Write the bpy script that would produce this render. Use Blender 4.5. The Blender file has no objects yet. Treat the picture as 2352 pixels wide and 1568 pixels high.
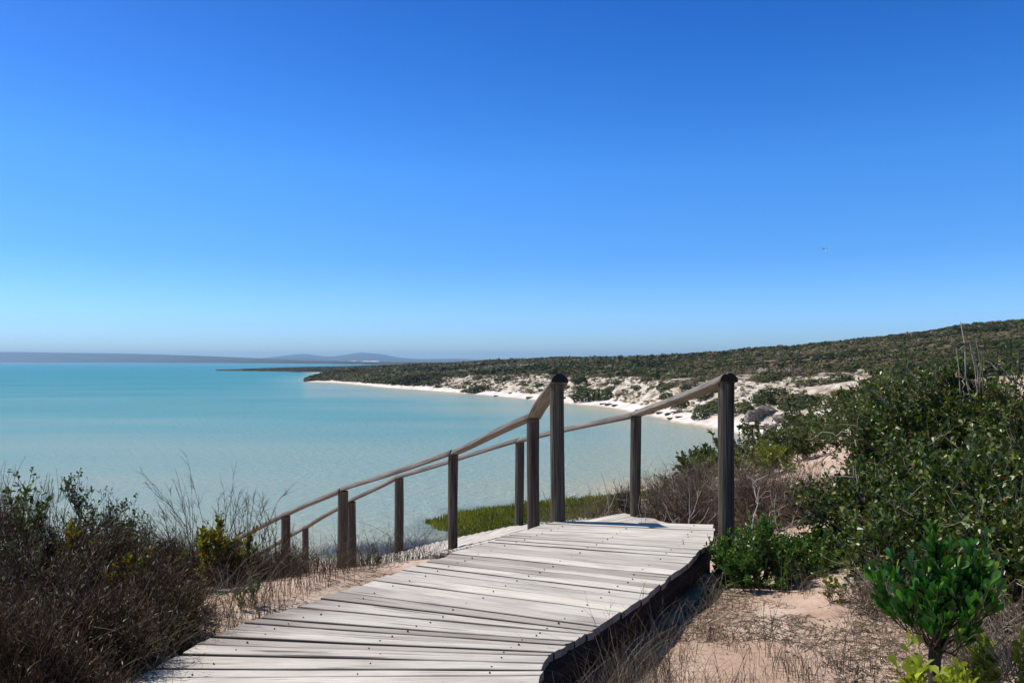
import bpy, math, random
import numpy as np
from mathutils import Vector

rng = np.random.default_rng(11)
random.seed(11)
S = bpy.context.scene
COL = S.collection
F = 1764.0          # focal length in the 2352-pixel-wide measuring grid
HOR = 830.0
CX = 1176.0

# ------------------------------------------------------------------ camera
cam = bpy.data.cameras.new('camera')
cam.lens = 27.0
cam.sensor_width = 36.0
cam.shift_y = 46.0 / 2352.0
cam.clip_start = 0.05
cam.clip_end = 60000
camo = bpy.data.objects.new('camera', cam)
camo.location = (0, 0, 10)
camo.rotation_euler = (math.radians(90), 0, 0)
COL.objects.link(camo)
S.camera = camo

# ------------------------------------------------------------------ sky, sun, exposure
SUN_AZ = math.radians(-74)
SUN_EL = math.radians(55)
w = bpy.data.worlds.new('World')
S.world = w
w.use_nodes = True
wn = w.node_tree.nodes
wl = w.node_tree.links
wn.clear()
sky = wn.new('ShaderNodeTexSky')
sky.sky_type = 'NISHITA'
sky.sun_disc = False
sky.sun_elevation = SUN_EL
sky.sun_rotation = SUN_AZ
sky.altitude = 0
sky.air_density = 1.0
sky.dust_density = 0.3
sky.ozone_density = 3.0
hs = wn.new('ShaderNodeHueSaturation')
hs.inputs['Saturation'].default_value = 1.45
bg = wn.new('ShaderNodeBackground')
bg.inputs['Strength'].default_value = 0.15
wo = wn.new('ShaderNodeOutputWorld')
wl.new(sky.outputs[0], hs.inputs['Color'])
tcw = wn.new('ShaderNodeTexCoord'); spz = wn.new('ShaderNodeSeparateXYZ')
wl.new(tcw.outputs['Generated'], spz.inputs[0])
cr = wn.new('ShaderNodeValToRGB'); ce = cr.color_ramp.elements
stops = [(0.0, (.60, .84, 1.32)), (.045, (.53, .79, 1.38)), (.129, (.50, .75, 1.13)), (.237, (.80, .88, 1.18)), (.417, (.90, .66, .98)), (.58, (.80, .55, .62)), (1.0, (.55, .40, .36))]
ce[0].position = 0; ce[0].color = (*stops[0][1], 1); ce[1].position = 1; ce[1].color = (*stops[-1][1], 1)
for p_, c_ in stops[1:-1]:
    e_ = ce.new(p_); e_.color = (*c_, 1)
wl.new(spz.outputs['Z'], cr.inputs[0])
mxs = wn.new('ShaderNodeMixRGB'); mxs.blend_type = 'MULTIPLY'; mxs.inputs[0].default_value = 1
wl.new(hs.outputs[0], mxs.inputs[1]); wl.new(cr.outputs[0], mxs.inputs[2])
wl.new(mxs.outputs[0], bg.inputs['Color'])
wl.new(bg.outputs[0], wo.inputs['Surface'])

sl = bpy.data.lights.new('sun', 'SUN')
sl.energy = 5.0
sl.angle = math.radians(0.5)
sl.color = (1.0, 0.955, 0.89)
so = bpy.data.objects.new('sun', sl)
sd = Vector((math.sin(SUN_AZ) * math.cos(SUN_EL), math.cos(SUN_AZ) * math.cos(SUN_EL), math.sin(SUN_EL)))
so.rotation_euler = sd.to_track_quat('Z', 'Y').to_euler()
so.location = (-20, 5, 40)
COL.objects.link(so)
S.view_settings.view_transform = 'Standard'
S.view_settings.look = 'None'
S.view_settings.exposure = 0.0
S.view_settings.gamma = 1.0
S.render.engine = 'CYCLES'
S.cycles.max_bounces = 6
S.cycles.diffuse_bounces = 3
S.cycles.glossy_bounces = 2
S.cycles.transmission_bounces = 3
S.cycles.transparent_max_bounces = 8
S.cycles.volume_bounces = 0
S.cycles.use_denoising = True

# ------------------------------------------------------------------ helpers
def tagit(o, label=None, cat=None, group=None, kind=None):
    if label: o['label'] = label
    if cat: o['category'] = cat
    if group: o['group'] = group
    if kind: o['kind'] = kind
    return o

def empty(name, loc, label, cat, group=None, rz=0.0):
    o = bpy.data.objects.new(name, None)
    o.empty_display_size = 0.2
    o.location = loc
    o.rotation_euler = (0, 0, rz)
    COL.objects.link(o)
    return tagit(o, label, cat, group)

def mk(name, V, faces, mat, parent=None, tone=None, uv=None, smooth=False, attrs=None):
    """V (N,3); faces: list of int arrays (M,k); uv per vertex (N,2)."""
    me = bpy.data.meshes.new(name)
    V = np.asarray(V, dtype=np.float32)
    if not isinstance(faces, list): faces = [faces]
    faces = [np.asarray(f, dtype=np.int32) for f in faces if len(f)]
    me.vertices.add(len(V))
    me.vertices.foreach_set('co', V.ravel())
    loops = np.concatenate([f.ravel() for f in faces])
    tot = np.concatenate([np.full(len(f), f.shape[1], np.int32) for f in faces])
    start = np.concatenate([[0], np.cumsum(tot)[:-1]]).astype(np.int32)
    me.loops.add(len(loops))
    me.loops.foreach_set('vertex_index', loops)
    me.polygons.add(len(tot))
    me.polygons.foreach_set('loop_start', start)
    me.polygons.foreach_set('loop_total', tot)
    if smooth: me.polygons.foreach_set('use_smooth', np.ones(len(tot), bool))
    me.update(calc_edges=True)
    if uv is not None:
        l = me.uv_layers.new(name='UVMap')
        l.data.foreach_set('uv', np.asarray(uv, np.float32)[loops].ravel())
    if tone is not None:
        a = me.attributes.new('tone', 'FLOAT', 'POINT')
        a.data.foreach_set('value', np.asarray(tone, np.float32))
    if attrs:
        for k, v in attrs.items():
            a = me.attributes.new(k, 'FLOAT', 'POINT')
            a.data.foreach_set('value', np.asarray(v, np.float32))
    me.validate(clean_customdata=False)
    if isinstance(mat, (list, tuple)):
        for m in mat: me.materials.append(m)
    else: me.materials.append(mat)
    o = bpy.data.objects.new(name, me)
    COL.objects.link(o)
    if parent is not None: o.parent = parent
    return o

class Acc:
    def __init__(s): s.V = []; s.F = []; s.T = []; s.U = []; s.E = []; s.n = 0
    def add(s, V, F, T=None, U=None):
        V = np.asarray(V, float).reshape(-1, 3)
        s.V.append(V)
        s.F.append(np.asarray(F) + s.n)
        s.T.append(np.broadcast_to(np.asarray(0.5 if T is None else T, float), (len(V),)))
        s.U.append(np.zeros((len(V), 2)) if U is None else np.asarray(U))
        s.n += len(V)
    def build(s, name, mat, parent=None, smooth=False):
        if not s.V: return None
        return mk(name, np.concatenate(s.V), s.F, mat, parent, np.concatenate(s.T), np.concatenate(s.U), smooth)

def norm(a): return a / np.maximum(np.linalg.norm(a, axis=-1, keepdims=True), 1e-9)

def tubes(P, R, sides=3, tone=None, cap=True, uscale=1.0):
    """P (N,K,3), R (N,K)"""
    P = np.asarray(P, float); R = np.asarray(R, float)
    N, K, _ = P.shape
    T = np.empty_like(P)
    T[:, 1:-1] = P[:, 2:] - P[:, :-2] if K > 2 else T[:, 1:-1]
    T[:, 0] = P[:, 1] - P[:, 0]; T[:, -1] = P[:, -1] - P[:, -2]
    T = norm(T)
    ref = np.tile(np.array([0.0, 0, 1.0]), (N, 1))
    vert = np.abs(norm((P[:, -1] - P[:, 0]))[:, 2]) > 0.8
    ref[vert] = [1, 0, 0]
    A = norm(np.cross(T, ref[:, None, :])); B = np.cross(T, A)
    an = np.arange(sides) * 2 * math.pi / sides
    V = P[:, :, None, :] + R[:, :, None, None] * (np.cos(an)[None, None, :, None] * A[:, :, None, :] + np.sin(an)[None, None, :, None] * B[:, :, None, :])
    idx = np.arange(N * K * sides).reshape(N, K, sides)
    a = idx[:, :-1, :]; b = idx[:, 1:, :]
    q = np.stack([a, np.roll(a, -1, 2), np.roll(b, -1, 2), b], -1).reshape(-1, 4)
    L = np.concatenate([np.zeros((N, 1)), np.cumsum(np.linalg.norm(np.diff(P, axis=1), axis=2), 1)], 1)
    uv = np.zeros((N, K, sides, 2))
    uv[..., 0] = L[:, :, None]
    uv[..., 1] = (np.abs(np.arange(sides) / sides - 0.5) * 2 * 0.2)[None, None, :]
    uv[..., 1] += (np.arange(N) * 1.37)[:, None, None]
    t = None
    if tone is not None: t = np.repeat(np.asarray(tone, float), K * sides)
    return V.reshape(-1, 3), q, t, uv.reshape(-1, 2)

LEAF = {  # tx, ty, tz templates and faces
    'obovate': (np.array([[0, 0, 0], [-.22, .35, .03], [-.5, .72, .06], [-.28, .96, .03], [0, 1, -.02], [.28, .96, .03], [.5, .72, .06], [.22, .35, .03]]),
                [[0, 7, 6, 5], [0, 5, 4, 3], [0, 3, 2, 1]]),
    'lance': (np.array([[0, 0, 0], [-.5, .45, .06], [0, 1, -.05], [.5, .45, .06]]), [[0, 3, 2, 1]]),
    'tri': (np.array([[-.5, 0, 0], [.5, 0, 0], [0, 1, 0]]), [[0, 1, 2]]),
}
def leaves(P, Dr, Nn, L, W, shape='lance', tone=None):
    tx, f = LEAF[shape]
    f = np.array(f)
    P = np.asarray(P); Dr = norm(np.asarray(Dr)); Sd = norm(np.cross(Dr, Nn)); Nn = np.cross(Sd, Dr)
    N = len(P); k = len(tx)
    L = np.broadcast_to(L, (N,)); W = np.broadcast_to(W, (N,))
    V = (P[:, None, :] + Sd[:, None, :] * (tx[None, :, 0, None] * W[:, None, None])
         + Dr[:, None, :] * (tx[None, :, 1, None] * L[:, None, None])
         + Nn[:, None, :] * (tx[None, :, 2, None] * L[:, None, None]))
    FF = (f[None] + (np.arange(N) * k)[:, None, None]).reshape(-1, f.shape[1])
    T = np.repeat(np.full(N, .5) if tone is None else tone, k)
    return V.reshape(-1, 3), FF, T

def rdir(n): return norm(rng.normal(size=(n, 3)))

# value noise in numpy
_h = np.random.default_rng(5).random((256, 256))
def vnoise(x, y):
    xi = np.floor(x).astype(int); yi = np.floor(y).astype(int)
    fx = x - xi; fy = y - yi
    fx = fx * fx * (3 - 2 * fx); fy = fy * fy * (3 - 2 * fy)
    g = lambda a, b: _h[a & 255, b & 255]
    return (g(xi, yi) * (1 - fx) + g(xi + 1, yi) * fx) * (1 - fy) + (g(xi, yi + 1) * (1 - fx) + g(xi + 1, yi + 1) * fx) * fy - 0.5
def fbm(x, y, o=4):
    s = 0; a = 1.0
    for i in range(o):
        s = s + a * vnoise(x * 2 ** i + 17.3 * i, y * 2 ** i + 9.1 * i); a *= 0.5
    return s

# ------------------------------------------------------------------ material helpers
def newmat(name):
    m = bpy.data.materials.new(name); m.use_nodes = True
    n = m.node_tree.nodes; n.clear()
    return m, n, m.node_tree.links

def ramp(n, stops, interp='LINEAR'):
    r = n.new('ShaderNodeValToRGB'); r.color_ramp.interpolation = interp
    e = r.color_ramp.elements
    while len(e) > 1: e.remove(e[-1])
    e[0].position = stops[0][0]; e[0].color = (*stops[0][1], 1)
    for p, c in stops[1:]:
        x = e.new(p); x.color = (*c, 1)
    return r

def srgb(r, g, b):
    f = lambda c: (c / 255 / 12.92) if c / 255 <= .04045 else ((c / 255 + .055) / 1.055) ** 2.4
    return (f(r), f(g), f(b))

def leaf_mat(name, stops, rough=0.45, trans=0.3, spec=0.5, tcol=None):
    m, n, l = newmat(name)
    a = n.new('ShaderNodeAttribute'); a.attribute_name = 'tone'
    r = ramp(n, stops); l.new(a.outputs['Fac'], r.inputs[0])
    p = n.new('ShaderNodeBsdfPrincipled'); p.inputs['Roughness'].default_value = rough
    p.inputs['Specular IOR Level'].default_value = spec
    l.new(r.outputs[0], p.inputs['Base Color'])
    t = n.new('ShaderNodeBsdfTranslucent')
    mx = n.new('ShaderNodeMixRGB'); mx.blend_type = 'MULTIPLY'; mx.inputs[0].default_value = 1
    mx.inputs[2].default_value = (*(tcol or (1.6, 1.7, 0.6)), 1)
    l.new(r.outputs[0], mx.inputs[1]); l.new(mx.outputs[0], t.inputs['Color'])
    ms = n.new('ShaderNodeMixShader'); ms.inputs[0].default_value = trans
    l.new(p.outputs[0], ms.inputs[1]); l.new(t.outputs[0], ms.inputs[2])
    o = n.new('ShaderNodeOutputMaterial'); l.new(ms.outputs[0], o.inputs['Surface'])
    return m

def plain_mat(name, stops, rough=0.8, spec=0.12):
    m, n, l = newmat(name)
    a = n.new('ShaderNodeAttribute'); a.attribute_name = 'tone'
    r = ramp(n, stops); l.new(a.outputs['Fac'], r.inputs[0])
    p = n.new('ShaderNodeBsdfPrincipled'); p.inputs['Roughness'].default_value = rough
    p.inputs['Specular IOR Level'].default_value = spec
    l.new(r.outputs[0], p.inputs['Base Color'])
    o = n.new('ShaderNodeOutputMaterial'); l.new(p.outputs[0], o.inputs['Surface'])
    return m

M_END = None
def wood_mat(name, c_dark, c_mid, c_light, stain=None, grain=(1.6, 55), bump=0.4, rough=0.85, seed_attr=True, crack=True):
    """grain runs along UV.x (metres); tone = per board random"""
    m, n, l = newmat(name)
    uv = n.new('ShaderNodeUVMap')
    mp = n.new('ShaderNodeMapping'); mp.inputs['Scale'].default_value = (grain[0], grain[1], 1)
    l.new(uv.outputs[0], mp.inputs[0])
    nz = n.new('ShaderNodeTexNoise'); nz.inputs['Scale'].default_value = 1.0; nz.inputs['Detail'].default_value = 8; nz.inputs['Roughness'].default_value = .68
    nz.inputs['Distortion'].default_value = 0.08
    l.new(mp.outputs[0], nz.inputs['Vector'])
    r = ramp(n, [(.30, c_dark), (.47, c_mid), (.68, c_light)]); l.new(nz.outputs[0], r.inputs[0])
    # broad blotches
    mp2 = n.new('ShaderNodeMapping'); mp2.inputs['Scale'].default_value = (2.2, 9, 1); l.new(uv.outputs[0], mp2.inputs[0])
    n2 = n.new('ShaderNodeTexNoise'); n2.inputs['Scale'].default_value = 1.0; n2.inputs['Detail'].default_value = 4
    l.new(mp2.outputs[0], n2.inputs['Vector'])
    r2 = ramp(n, [(.34, (.70, .68, .68)), (.55, (1, 1, 1)), (.75, (1.0, .97, .93))]); l.new(n2.outputs[0], r2.inputs[0])
    mx = n.new('ShaderNodeMixRGB'); mx.blend_type = 'MULTIPLY'; mx.inputs[0].default_value = .8
    l.new(r.outputs[0], mx.inputs[1]); l.new(r2.outputs[0], mx.inputs[2])
    # per board tone
    a = n.new('ShaderNodeAttribute'); a.attribute_name = 'tone'
    rt = ramp(n, [(0, (.68, .65, .63)), (.3, (.86, .84, .83)), (.6, (.98, .97, .95)), (1, (1.10, 1.08, 1.04))]); l.new(a.outputs['Fac'], rt.inputs[0])
    m3 = n.new('ShaderNodeMixRGB'); m3.blend_type = 'MULTIPLY'; m3.inputs[0].default_value = 1
    l.new(mx.outputs[0], m3.inputs[1]); l.new(rt.outputs[0], m3.inputs[2])
    last = m3.outputs[0]
    height = nz.outputs[0]
    if crack:
        mp4 = n.new('ShaderNodeMapping'); mp4.inputs['Scale'].default_value = (1.1, 42, 1); l.new(uv.outputs[0], mp4.inputs[0])
        n4 = n.new('ShaderNodeTexNoise'); n4.inputs['Scale'].default_value = 1.0; n4.inputs['Detail'].default_value = 3; n4.inputs['Distortion'].default_value = .15
        l.new(mp4.outputs[0], n4.inputs['Vector'])
        rc = ramp(n, [(.345, (.22, .2, .18)), (.375, (1, 1, 1))]); l.new(n4.outputs[0], rc.inputs[0])
        m5 = n.new('ShaderNodeMixRGB'); m5.blend_type = 'MULTIPLY'; m5.inputs[0].default_value = .85
        l.new(last, m5.inputs[1]); l.new(rc.outputs[0], m5.inputs[2]); last = m5.outputs[0]
        ad = n.new('ShaderNodeMath'); ad.operation = 'MULTIPLY'
        l.new(rc.outputs[0], ad.inputs[0]); l.new(nz.outputs[0], ad.inputs[1]); height = ad.outputs[0]
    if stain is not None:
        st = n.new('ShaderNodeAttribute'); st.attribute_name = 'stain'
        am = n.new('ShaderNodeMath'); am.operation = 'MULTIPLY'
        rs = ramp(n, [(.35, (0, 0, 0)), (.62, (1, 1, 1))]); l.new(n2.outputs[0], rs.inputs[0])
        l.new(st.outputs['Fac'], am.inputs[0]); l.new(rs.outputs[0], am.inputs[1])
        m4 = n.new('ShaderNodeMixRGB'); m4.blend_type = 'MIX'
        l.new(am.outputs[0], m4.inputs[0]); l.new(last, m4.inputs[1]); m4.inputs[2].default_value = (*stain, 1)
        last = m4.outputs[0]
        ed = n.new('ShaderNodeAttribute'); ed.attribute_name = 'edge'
        m6 = n.new('ShaderNodeMixRGB'); l.new(ed.outputs['Fac'], m6.inputs[0]); l.new(last, m6.inputs[1]); m6.inputs[2].default_value = (*srgb(40, 33, 28), 1)  # bevel shade and gap lines painted as dark plank edges
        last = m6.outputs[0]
    p = n.new('ShaderNodeBsdfPrincipled'); p.inputs['Roughness'].default_value = rough
    p.inputs['Specular IOR Level'].default_value = .25
    l.new(last, p.inputs['Base Color'])
    b = n.new('ShaderNodeBump'); b.inputs['Strength'].default_value = bump; b.inputs['Distance'].default_value = .01
    l.new(height, b.inputs['Height']); l.new(b.outputs[0], p.inputs['Normal'])
    o = n.new('ShaderNodeOutputMaterial'); l.new(p.outputs[0], o.inputs['Surface'])
    return m

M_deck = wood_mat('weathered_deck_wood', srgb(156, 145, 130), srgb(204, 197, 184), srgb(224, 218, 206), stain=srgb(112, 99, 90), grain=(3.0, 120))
M_end = plain_mat('shaded_end_grain', [(0, srgb(34, 30, 27)), (1, srgb(52, 47, 42))], .9)  # weathered rail ends, with their shade put into the dark colour
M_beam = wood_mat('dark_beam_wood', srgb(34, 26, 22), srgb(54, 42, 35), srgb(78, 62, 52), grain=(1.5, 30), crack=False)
M_post = wood_mat('post_wood', srgb(40, 35, 28), srgb(72, 66, 56), srgb(126, 119, 106), grain=(1.6, 110), bump=.6)
M_rail = wood_mat('rail_wood', srgb(62, 54, 44), srgb(118, 112, 102), srgb(166, 160, 150), grain=(2.2, 90), bump=.9)
M_nail = plain_mat('rusty_nail', [(0, srgb(62, 48, 40)), (1, srgb(90, 72, 60))], .6)

# ------------------------------------------------------------------ terrain height field
cols = np.array([-900, 0, 400, 600, 690, 706, 760, 900, 1046, 1150, 1270, 1400, 1550, 1700, 1780, 1850, 2000, 2200, 2352, 3200], float)
def row(*v): return np.array(v, float)
KD = [
 row(*[12.0] * 20),
 row(24, 24, 24, 24, 24, 24, 24, 24, 24, 24, 26, 30, 30, 30, 30, 30, 30, 30, 30, 30),
 row(34, 34, 34, 34, 35, 35, 35, 35, 36, 38, 42, 50, 58, 65, 62, 60, 60, 60, 60, 60),
 row(38, 38, 38, 38, 38, 38, 38, 38.5, 39.5, 42, 47, 57, 66, 74, 78, 80, 80, 85, 85, 90),
 row(60, 60, 60, 60, 60, 60, 60, 60, 60, 62, 65, 70, 75, 82, 88, 88, 90, 90, 90, 96),
 row(150, 150, 150, 150, 150, 150, 150, 150, 130, 120, 110, 105, 95, 93, 93, 92, 95, 95, 95, 100),
 row(360, 360, 360, 360, 355, 350, 335, 265, 225, 200, 172, 148, 114, 98, 95, 94, 98, 98, 98, 103),
 row(375, 375, 375, 375, 375, 372, 362, 285, 243, 217, 188, 165, 126, 105, 99, 96, 100, 100, 100, 106),
 row(385, 385, 385, 385, 383, 379, 371, 292, 250, 224, 195, 173, 134, 113, 107, 103, 105, 105, 103, 110),
 row(395, 395, 395, 395, 392, 388, 400, 320, 275, 250, 222, 195, 160, 145, 140, 135, 130, 120, 115, 120),
 row(500, 500, 500, 500, 500, 430, 480, 600, 700, 600, 500, 450, 400, 350, 335, 320, 300, 290, 280, 270),
 row(600, 600, 600, 600, 600, 520, 560, 680, 820, 780, 650, 600, 520, 460, 440, 420, 400, 390, 380, 370),
 row(*[1600.0] * 20)]
KZ = [
 row(6.6, 6.5, 6.4, 6.3, 6.3, 6.3, 6.3, 6.6, 6.6, 6.8, 7.1, 7.5, 7.9, 8.2, 8.3, 8.5, 8.8, 9.0, 9.2, 10),
 row(2.6, 2.7, 2.8, 2.8, 2.9, 2.9, 2.9, 3.2, 3.3, 3.5, 3.9, 4.0, 4.8, 5.8, 6.4, 7.0, 8.1, 8.8, 9.1, 11),
 row(.5, .5, .5, .5, .5, .5, .5, .5, .5, .5, .5, .5, .6, .6, 3.2, 4.9, 7.0, 8.5, 9.0, 12),
 row(0, 0, 0, 0, 0, 0, 0, 0, 0, 0, 0, 0, 0, 0, .6, 2.2, 5.2, 8, 8.6, 13),
 row(-1.2, -1.2, -1.2, -1.2, -1.2, -1.2, -1.2, -1.2, -1.2, -1, -.8, -.5, -.4, -.3, .35, 1.3, 4.9, 8, 8.6, 13),
 row(-3.2, -3.2, -3, -3, -3, -3, -3, -3, -2.5, -2.2, -1.8, -1.2, -.7, -.4, .3, 1.2, 5, 8, 8.6, 13),
 row(-5, -5, -5, -4, -2.5, -.9, -.9, -.8, -.8, -.7, -.7, -.6, -.5, -.35, .4, 1.2, 5.2, 8, 8.6, 13),
 row(-5, -5, -5, -4, -2, 0, 0, 0, 0, 0, 0, 0, 0, 0, .55, 1.3, 5.4, 8.1, 8.6, 14),
 row(-5, -5, -5, -4, -2, .35, .8, .9, .9, .9, 1.0, 1.0, 1.0, 1.0, 1.1, 2.0, 5.6, 8.2, 8.7, 14),
 row(-5, -5, -5, -4, -2, .7, 2.6, 3.6, 3.8, 5.2, 6.0, 5.6, 5.7, 6.9, 6.9, 6.8, 8.3, 8.6, 8.7, 15),
 row(-6, -6, -6, -5, -3, .6, 4.0, 6.1, 8.0, 10.5, 12.0, 12.0, 12.7, 14.6, 15.3, 16.4, 18.8, 22.8, 24.4, 38),
 row(-6, -6, -6, -6, -5, -2, 1, 3.5, 6, 9, 10.5, 10.5, 11, 12.5, 13, 14, 16, 20, 21, 34),
 row(*[-8.0] * 20)]

near_pts = np.array([
 (-.7, 3.3, 8.44), (0, 5, 8.41), (1, 5.8, 8.38), (0.2, 6.8, 8.1), (-1.7, 3.2, 8.62), (-1.1, 4.7, 8.60), (-.5, 5.6, 8.52), (-.2, 6.1, 8.42),
 (-3, 3.5, 8.55), (-5, 5, 8.2), (-4, 7, 7.6), (-2.2, 6.3, 8.1), (-8, 8, 7.0), (0, 0, 8.5), (-4, 0, 8.8), (4, 0, 8.9), (-12, 3, 8), (12, 3, 9.6),
 (1.0, 3.0, 8.50), (2, 3.2, 8.55), (2, 4.5, 8.58), (3, 4, 8.72), (3.5, 6, 8.85), (5, 5, 9.0), (2.4, 6.0, 8.50), (.75, 3.6, 8.47), (1.6, 4.7, 8.49), (2.0, 5.6, 8.45),
 (1, 7.3, 7.98), (1.4, 9, 7.85), (2.6, 8.6, 8.1), (4, 9, 8.6), (3, 12, 8.0), (6, 12, 8.7), (9, 10, 9.2),
 (-.7, 8.6, 7.55), (.1, 10.5, 7.35), (-2.1, 9.2, 7.0), (-1.7, 11.8, 6.7), (-3.2, 10.4, 6.4), (-3.5, 13, 5.75), (-.8, 7.3, 7.9), (-2.4, 8.2, 7.4),
 (0, 13.5, 6.3), (-5.5, 11, 5.9), (3, 14, 7.2), (-8, 12, 5.6), (5, 16, 7.8), (-4, 15, 5.0), (0, -10, 9), (-10, -5, 9), (10, -5, 9.5)], float)

def _tps_fit(P, Z, lam=0.02):
    n = len(P)
    d = np.linalg.norm(P[:, None] - P[None], axis=2)
    K = np.where(d > 0, d * d * np.log(np.maximum(d, 1e-9)), 0) + lam * np.eye(n)
    Q = np.c_[np.ones(n), P]
    A = np.block([[K, Q], [Q.T, np.zeros((3, 3))]])
    return np.linalg.solve(A, np.r_[Z, 0, 0, 0])
_w = _tps_fit(near_pts[:, :2], near_pts[:, 2])
def near_h(x, y):
    sh = x.shape; x = x.ravel(); y = y.ravel()
    out = np.empty(len(x))
    for i in range(0, len(x), 40000):
        xx = x[i:i + 40000]; yy = y[i:i + 40000]
        d2 = (xx[:, None] - near_pts[:, 0]) ** 2 + (yy[:, None] - near_pts[:, 1]) ** 2
        k = 0.5 * d2 * np.log(np.maximum(d2, 1e-12))
        out[i:i + 40000] = k @ _w[:-3] + _w[-3] + _w[-2] * xx + _w[-1] * yy
    return out.reshape(sh)

def knots(px):
    return [np.interp(px, cols, k) for k in KD], [np.interp(px, cols, k) for k in KZ]

def H(x, y, detail=True):
    x = np.asarray(x, float); y = np.asarray(y, float)
    th = np.arctan2(x, y); r = np.hypot(x, y)
    t0 = math.atan((cols[0] - CX) / F); t1 = math.atan((cols[-1] - CX) / F)
    thc = np.clip(th, t0, t1)
    px = CX + F * np.tan(thc); D = r * np.cos(thc)
    kd, kz = knots(px)
    z = kz[0].copy()
    for i in range(len(kd) - 1):
        a = (D - kd[i]) / np.maximum(kd[i + 1] - kd[i], .01)
        if i in (8, 9, 0, 1): s = a * a * (3 - 2 * a) * .35 + a * .65
        else: s = a
        m = D > kd[i]
        z = np.where(m, kz[i] + (kz[i + 1] - kz[i]) * np.clip(s, 0, 1), z)
    # roughness of the land: gullies on the bluff
    land = np.clip((z - 1.0) / 3.0, 0, 1) * np.clip((D - 20) / 40, 0, 1)
    amp = np.interp(D, [0, 90, 250, 1600], [0.25, 0.8, 1.5, 2.0])
    z = z + land * amp * (fbm(x / 16, y / 16, 4) * .9)
    if detail:
        bl = np.clip((D - kd[8]) / 4, 0, 1) * np.clip(1 - (D - kd[9]) / 20, 0, 1) * np.clip((D - 80) / 20, 0, 1)
        z = z + bl * (fbm(x / 4 + 3, y / 6, 3) * 1.0 + np.abs(fbm(x / 1.6, y / 1.6 + 7, 3)) * .55)
    shorewob = np.exp(-(z / .8) ** 2) * np.clip((D - 60) / 60, 0, 1)
    z = z + shorewob * fbm(x / 9 + 40, y / 9, 3) * .22
    nb = np.clip((r - 10.0) / 6.0, 0, 1); nb = nb * nb * (3 - 2 * nb)
    near = r < 16.0
    if near.any():
        zn = near_h(x[near], y[near])
        z = z.copy(); z[near] = zn * (1 - nb[near]) + z[near] * nb[near]
    if detail:
        f = np.clip(1 - r / 40, 0, 1)
        z = z + f * (fbm(x * .9, y * .9, 3) * .07 + fbm(x * 5, y * 5, 3) * .018)
    return z
def Hs(x, y): return float(H(np.array([x]), np.array([y]))[0])

def polar(rs, ths):
    R, T = np.meshgrid(rs, ths, indexing='ij')
    return R * np.sin(T), R * np.cos(T)
def gridfaces(nr, nt, wrap=False):
    i = np.arange(nr * nt).reshape(nr, nt)
    if wrap:
        j = np.roll(i, -1, 1)
        return np.stack([i[:-1], i[1:], j[1:], j[:-1]], -1).reshape(-1, 4)[:, ::-1]
    return np.stack([i[:-1, :-1], i[:-1, 1:], i[1:, 1:], i[1:, :-1]], -1).reshape(-1, 4)

hf = math.radians(38)
ths = np.unique(np.concatenate([np.linspace(-math.pi, -hf, 60), np.linspace(-hf, -.16, 120), np.linspace(-.16, .52, 620), np.linspace(.52, hf, 50), np.linspace(hf, math.pi, 60)]))[:-1]
rs = np.concatenate([[0.02, .5], np.arange(1, 2.4, .12), np.arange(2.4, 8, .035), np.arange(8, 16, .09), np.geomspace(16, 85, 110)[:-1], np.geomspace(85, 330, 330)[:-1], np.geomspace(330, 1600, 80)])
X, Y = polar(rs, ths)
Z = H(X, Y)
nr, nt = X.shape
px_all = CX + F * np.tan(np.clip(np.arctan2(X, Y), -1.0, 1.0))
kd, kz = knots(px_all)
Dp = np.hypot(X, Y) * np.cos(np.clip(np.arctan2(X, Y), -1.0, 1.0))
far = np.clip((np.hypot(X, Y) - 14) / 40, 0, 1)
# how much white beach sand: between the far waterline and the bluff crest
beach = np.clip((Dp - kd[6]) / 4, 0, 1) * np.clip(1 - (Dp - kd[9]) / (8 + 20 * (fbm(X / 9, Y / 9, 3) + .3)), 0, 1)
soil = np.clip((Dp - kd[9]) / 14 + fbm(X / 7, Y / 7, 3), 0, 1) * far
soil = np.maximum(soil, np.clip((px_all - 2030) / 110 + fbm(X / 9, Y / 9, 2) * .6, 0, 1) * np.clip((Dp - 45) / 20, 0, 1))
soil = np.where(px_all < 960, np.clip((Dp - kd[8]) / 4, 0, 1) * far, soil)

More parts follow.
